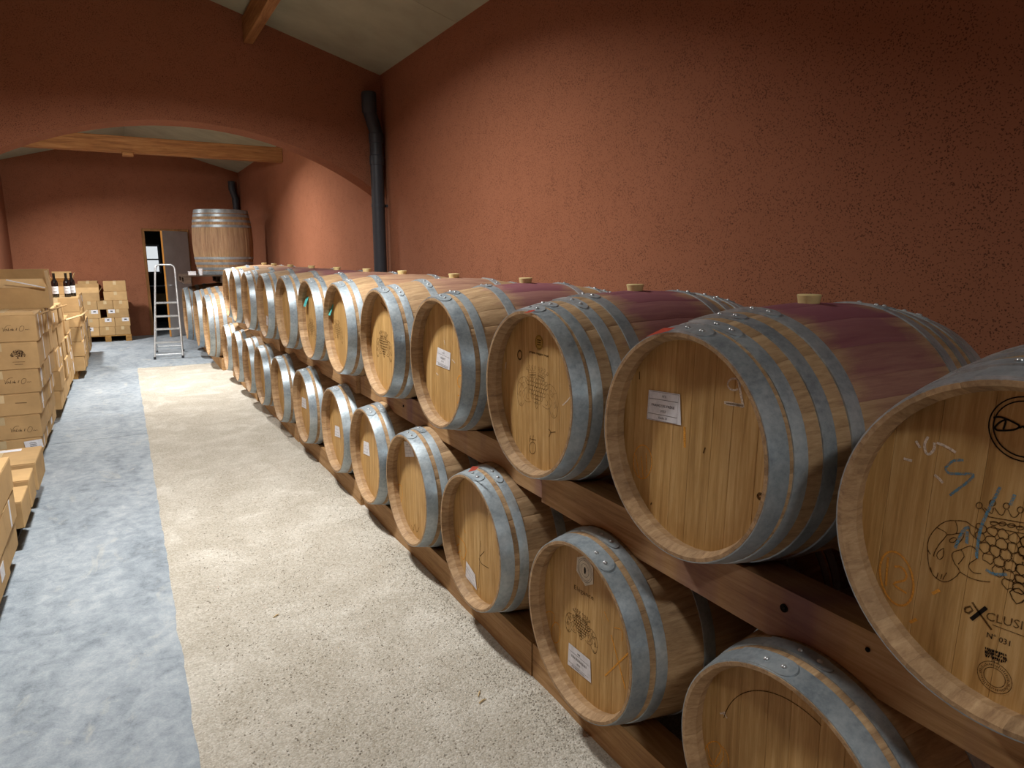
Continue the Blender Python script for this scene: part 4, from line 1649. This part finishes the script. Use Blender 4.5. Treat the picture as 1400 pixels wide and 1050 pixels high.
def script(dx, dy):
    g = lambda x, y: k1(x + dx, y + dy)
    return [[g(22, 335), g(35, 345), g(40, 380), g(62, 330), g(90, 308), g(128, 305)],
            [g(78, 360), g(65, 350), g(58, 365), g(68, 372), g(80, 350), g(85, 370), g(95, 362)],
            [g(95, 370), g(104, 335), g(100, 370), g(115, 362)],
            [g(140, 358), g(126, 350), g(125, 368), g(140, 360), g(146, 335), g(144, 368), g(152, 358), g(160, 350), g(154, 368), g(168, 362)],
            [g(190, 366), g(197, 335), g(195, 366)], [g(208, 338), g(205, 345)],
            [g(262, 310), g(240, 325), g(230, 355), g(240, 375), g(265, 372), g(285, 345), g(283, 318), g(262, 312), g(245, 318)],
            [g(298, 360), g(312, 350), g(322, 358), g(335, 350), g(352, 353)]]


yf = 6.30 - 0.0012
yline('script_print', script(0, 0), yf, 0.0022, M['cardink'], A[5, 0])
yline('script_print', script(25, 628), yf, 0.0022, M['cardink'], A[3, 0])
yline('script_print', [[(x + 0, y) for x, y in ln] for ln in script(100, 1180 + 25)], yf, 0.0022, M['cardink'], A[1, 0])
# oak tree emblem
q = MB()
rg4 = random.Random(12)
for k in range(230):
    a = rg4.uniform(0, PI)
    rr_ = math.sqrt(rg4.random())
    u = 215 + 92 * rr_ * math.cos(a)
    v = 682 - 92 * rr_ * math.sin(a) * (0.95 if abs(math.cos(a)) < 0.9 else 1)
    p_ = onY(*k1(u, v), yf)
    s_ = rg4.uniform(0.0016, 0.0036)
    q.add([p_ + Vector((s_ * math.cos(i * PI / 3), 0, s_ * 0.7 * math.sin(i * PI / 3))) for i in range(6)], [tuple(range(6))[::-1]])
p_ = onY(*k1(213, 690), yf)
q.add([p_ + Vector(v) for v in ((-0.004, 0, 0.008), (0.004, 0, 0.008), (0.003, 0, -0.004), (0.009, 0, -0.009), (-0.009, 0, -0.009), (-0.003, 0, -0.004))], [(0, 5, 4, 3, 2, 1)])
q.build('tree_emblem', M['cardink'], A[4, 0], world=True)
yline('printed_line', [[k1(150, 745), k1(300, 740)], [k1(172, 773), k1(275, 770)]], yf, 0.0022, M['cardink'], A[4, 0], 1)
yline('printed_line', [[k1(180, 1235), k1(320, 1230)]], yf, 0.004, M['cardink'], A[2, 0], 1)
# white sheet on the foot carton
q = MB()
P4 = [onY(u, v, 6.29) for u, v in ((32.5, 604), (57, 600), (60, 611), (35.5, 614.5))]
q.add(P4, [(0, 1, 2, 3)])
sh = q.build('printed_sheet', M['white'], A[0, 0], world=True)
q = MB()
for f, g in ((0.3, 0.7), (0.25, 0.75), (0.3, 0.65)):
    pass
for k, b in enumerate((0.3, 0.5, 0.7)):
    a_ = P4[0].lerp(P4[3], b); c_ = P4[1].lerp(P4[2], b)
    q.ribbon([a_.lerp(c_, 0.28) + Vector((0, -0.0006, 0)), a_.lerp(c_, 0.66) + Vector((0, -0.0006, 0))], 0.004, (0, -1, 0))
q.build('print_lines', M['ink'], sh, world=True)
# lifted flap of the top carton
q = MB()
q.add([(-0.25, -0.166, 0.204), (0.245, -0.166, 0.204), (0.235, -0.15, 0.222), (-0.25, -0.15, 0.222)], [(0, 1, 2, 3)])
q.add([(-0.25, -0.164, 0.204), (0.245, -0.164, 0.204), (0.235, -0.148, 0.222), (-0.25, -0.148, 0.222)], [(3, 2, 1, 0)])
q.build('flap', M['card'], A[5, 0])


# open cartons
def open_carton(x0, x1, y0, y1, z0, h, flaps, label, group=None, rz=0):
    t = thing('open_carton', ((x0 + x1) / 2, (y0 + y1) / 2, z0), label, 'box', group, (0, 0, rz))
    w_, l_ = (x1 - x0) / 2, (y1 - y0) / 2
    q = MB()
    th = 0.005
    q.box(-w_, w_, -l_, l_, 0, th)
    q.box(-w_, w_, -l_, -l_ + th, th, h)
    q.box(-w_, w_, l_ - th, l_, th, h)
    q.box(-w_, -w_ + th, -l_ + th, l_ - th, th, h)
    q.box(w_ - th, w_, -l_ + th, l_ - th, th, h)
    q.build('body', M['card'], t)
    for side, fl_, ang in flaps:
        q = MB()
        if side in ('front', 'back'):
            s = -1 if side == 'front' else 1
            Mx = Matrix.Translation((0, s * (l_ - th / 2), h)) @ Matrix.Rotation(-s * ang, 4, 'X')
            q.box(-w_ + 0.004, w_ - 0.004, -th / 2, th / 2, 0, fl_, M=Mx)
        else:
            s = -1 if side == 'left' else 1
            Mx = Matrix.Translation((s * (w_ - th / 2), 0, h)) @ Matrix.Rotation(s * ang, 4, 'Y')
            q.box(-th / 2, th / 2, -l_ + 0.004, l_ - 0.004, 0, fl_, M=Mx)
        q.build('flap', M['card'], t)
    return t


oc = open_carton(-0.92, -0.555, 7.02, 7.36, 1.19, 0.17, [('front', 0.13, -1.0), ('back', 0.15, -0.05), ('right', 0.14, -0.10), ('left', 0.12, 0.5)], 'open brown carton with raised flaps on top of the carton stack')
q = MB()
q.box(-0.10, 0.17, -0.21, -0.195, 0.0, 0.008, M=Matrix.Translation((0.0, 0, 0.21)) @ Matrix.Rotation(0.26, 4, 'Y'))
q.build('strap', M['white'], oc)
carton(-1.02, -0.60, 7.385, 7.66, 1.19, 1.40, 'carton with pale top right behind the open carton', GA)
open_carton(-0.86, -0.62, 11.35, 11.65, 1.086, 0.17, [('back', 0.14, 0.1), ('right', 0.13, 0.35), ('front', 0.10, 0.9), ('left', 0.1, 0.3)], 'small open carton behind the wine bottles')
carton(-0.90, -0.66, 9.78, 9.98, 0.871, 1.03, 'small upright carton standing on the low stepped stack', GA, 0.05)

# cardboard edge strips lying across the stacks
q = MB()
a_, b_ = Vector((-0.572, 6.32, 1.19)), Vector((-0.572, 9.10, 1.08))
q.tube([a_, b_], 0.010, 4)
tag(q.build('cardboard_strip', M['cardin']), 'grey cardboard edge strip bridging the two tallest carton stacks', 'strip')
q = MB()
q.tube([Vector((-0.618, 9.45, 0.886)), Vector((-0.508, 10.57, 0.85)), Vector((-0.502, 12.0, 0.81))], 0.012, 4)
tag(q.build('cardboard_strip', M['cardpale']), 'pale cardboard edge strip leaning along the low stepped stack', 'strip')


# bottles
def bottle(x, y, z, label):
    t = thing('wine_bottle', (x, y, z), label, 'bottle', 'wine bottles on the cartons')
    q = MB()
    q.lathe([(0.001, 0.004), (0.036, 0.0), (0.038, 0.006), (0.038, 0.185), (0.034, 0.205), (0.020, 0.228), (0.0155, 0.245), (0.0145, 0.225 + 0.02), (0.0145, 0.235 + 0.02)], 24)
    q.build('glass', M['bottle'], t, 50)
    q = MB()
    q.lathe([(0.0152, 0.245), (0.0150, 0.298), (0.0165, 0.300), (0.0165, 0.308), (0.014, 0.31), (0.001, 0.31)], 20)
    q.build('capsule', M['capsule'], t, 50)
    q = MB()
    vs = []
    n = 14
    for k in range(n + 1):
        a = -PI / 2 - 1.2 + 2.4 * k / n
        for zz in (0.045, 0.140):
            vs.append((0.0385 * math.cos(a), 0.0385 * math.sin(a), zz))
    q.add(vs, [(2 * k, 2 * k + 2, 2 * k + 3, 2 * k + 1) for k in range(n)])
    lb = q.build('bottle_label', M['white'], t, 50)
    q = MB()
    for zz in (0.06, 0.075, 0.11):
        pts = []
        for k in range(6):
            a = -PI / 2 - 0.5 + 1.0 * k / 5
            pts.append(Vector((0.0388 * math.cos(a), 0.0388 * math.sin(a), zz)))
        q.ribbon(pts, 0.004, (0, -1, 0))
    q.build('label_print', M['ink'], lb)


bottle(-0.770, 10.70, 1.086, 'dark wine bottle standing alone near the open carton')
bottle(-0.640, 10.72, 1.086, 'dark wine bottle of the close pair, the one farther out of the aisle')
bottle(-0.590, 10.86, 1.086, 'dark wine bottle of the close pair, the one nearer the aisle')

# ------------------------------------------------------------------ far pallet of cartons by the end wall
PY = 14.95
pallet('pallet', -0.72, 0.06, PY, PY + 0.80, 0.0, 0.125, M['palletwood'], 'wooden pallet under the cartons against the far wall')
GF = 'cartons stacked on the pallet against the far wall'
FW_ = 0.252
x0 = -0.715
rows = [(0.126, 0.288), (0.289, 0.450), (0.451, 0.612), (0.613, 0.776)]
rl = ['carton in the bottom tier on the far wall pallet', 'carton in the second tier on the far wall pallet', 'wide-spaced carton beside the dark gap on the far wall pallet', 'carton in the fourth tier on the far wall pallet']


def front_label(t, l_, h_, u):
    q = MB()
    q.box(u - 0.055, u + 0.055, -l_ / 2 - 0.0012, -l_ / 2 - 0.0002, h_ * 0.55, h_ * 0.98)
    lb = q.build('shipping_label', M['white'], t)
    q = MB()
    q.box(u - 0.02, u + 0.02, -l_ / 2 - 0.0018, -l_ / 2 - 0.0012, h_ * 0.72, h_ * 0.85)
    q.build('label_print', M['ink'], lb)


for k, (za, zb) in enumerate(rows):
    if k == 2:
        cells = [(x0, x0 + 0.30), (x0 + 0.405, x0 + 0.765)]
    else:
        cells = [(x0 + j * (FW_ + 0.005), x0 + j * (FW_ + 0.005) + FW_) for j in range(3)]
    for j, (xa, xb) in enumerate(cells):
        for row2 in (0, 1):
            yy = PY + 0.005 + row2 * 0.385
            lab2 = rl[k] + ((', aisle side', ', door side') if k == 2 else (', next to the aisle cartons', ', in the middle', ', on the door side'))[j] if row2 == 0 else 'carton in the rear rank of the far wall pallet'
            t = carton(xa + 0.01 * (k % 2), xb + 0.01 * (k % 2), yy, yy + 0.375, za, zb, lab2, GF, R.uniform(-0.005, 0.005))
            if row2 == 0:
                if k == 0 and j == 0: front_label(t, 0.375, zb - za, -0.02)
                if k == 1 and j == 1: front_label(t, 0.375, zb - za, 0.02)
                if k == 1 and j == 2: front_label(t, 0.375, zb - za, 0.05)
                if k == 2 and j == 0: front_label(t, 0.375, zb - za, 0.06)
                if k == 2 and j == 1: front_label(t, 0.375, zb - za, -0.10)
open_carton(-0.80, -0.40, PY + 0.02, PY + 0.36, 0.778, 0.15, [('front', 0.10, -0.2), ('back', 0.16, -0.05), ('left', 0.1, 0.4), ('right', 0.1, 0.5)], 'open carton with pale flap on the top tier by the far wall', None)
carton(-0.33, 0.055, PY + 0.01, PY + 0.38, 0.778, 0.945, 'closed carton on the far wall pallet under the topmost carton', GF)
carton(-0.32, 0.05, PY + 0.02, PY + 0.37, 0.947, 1.135, 'topmost closed carton on the far wall pallet', GF)
carton(-0.74, -0.42, PY + 0.40, PY + 0.76, 0.778, 1.13, 'tall carton behind the open carton by the far wall', GF)

# ------------------------------------------------------------------ step ladder
t = thing('step_ladder', (0.53, 12.3, 0), 'aluminium step ladder standing open before the grey door', 'ladder')
fl_, fr_ = Vector((0.335, 12.05, 0.01)), Vector((0.735, 12.02, 0.01))
tl_, tr_ = Vector((0.475, 12.42, 1.40)), Vector((0.755, 12.40, 1.40))
q = MB()
q.tube([fl_, fl_.lerp(tl_, 0.5), tl_, tl_ + Vector((0.012, 0.01, 0.045)), tl_ + Vector((0.05, 0.015, 0.07)), tr_ + Vector((-0.05, 0.015, 0.07)), tr_ + Vector((-0.012, 0.01, 0.045)), tr_, fr_.lerp(tr_, 0.5), fr_], 0.015, 10)
q.build('front_frame', M['alu'], t, 50, world=True)
for z in (0.06, 0.25, 0.46, 0.66, 0.87):
    f = z / 1.40
    a_, b_ = fl_.lerp(tl_, f), fr_.lerp(tr_, f)
    q = MB()
    if z < 0.1:
        q.tube([a_, b_], 0.011, 8)
    else:
        q.bbox(a_.x, b_.x, a_.y - 0.02, a_.y + 0.065, z - 0.013, z + 0.013, 0.003)
    q.build('step' if z > 0.1 else 'spreader_bar', M['alu'], t, world=True)
rl_, rr_ = Vector((0.40, 12.92, 0.01)), Vector((0.80, 12.86, 0.01))
for a_, b_ in ((rl_, fl_.lerp(tl_, 0.66)), (rr_, fr_.lerp(tr_, 0.66))):
    q = MB()
    q.tube([a_, b_ + Vector((0, 0.02, 0))], 0.011, 8)
    q.build('rear_leg', M['alu'], t, 50, world=True)
q = MB()
q.tube([rl_ + Vector((0, -0.02, 0.09)), rr_ + Vector((0, -0.02, 0.09))], 0.009, 8)
q.build('rear_bar', M['alu'], t, 50, world=True)
for p_ in (fl_, fr_, rl_, rr_):
    q = MB()
    q.lathe([(0.001, -0.01), (0.019, -0.01), (0.018, 0.03), (0.001, 0.03)], 12, c=tuple(p_))
    q.build('rubber_foot', M['blackplastic'], t, 40, world=True)

# ------------------------------------------------------------------ litter on the gravel
for i, (u, v, ang, ln) in enumerate(((378, 841, 0.5, 0.035), (655, 947, 0.9, 0.03), (660, 957, 0.2, 0.035))):
    d = ray(u, v)
    p_ = CAMP + d * (-EYE / d.z)
    p_.z = gravel_z(p_.x, p_.y) + 0.004
    dv = Vector((math.cos(ang), math.sin(ang), 0.05)) * ln
    q = MB()
    q.tube([p_ - dv * 0.5, p_ + Vector((0.002, 0.003, 0.001)), p_ + dv * 0.5], [0.002, 0.0035, 0.001], 5)
    tag(q.build('wood_splinter', M['cardpale']), 'small pale wood splinter lying loose on the gravel', 'splinter', 'splinters on the gravel')
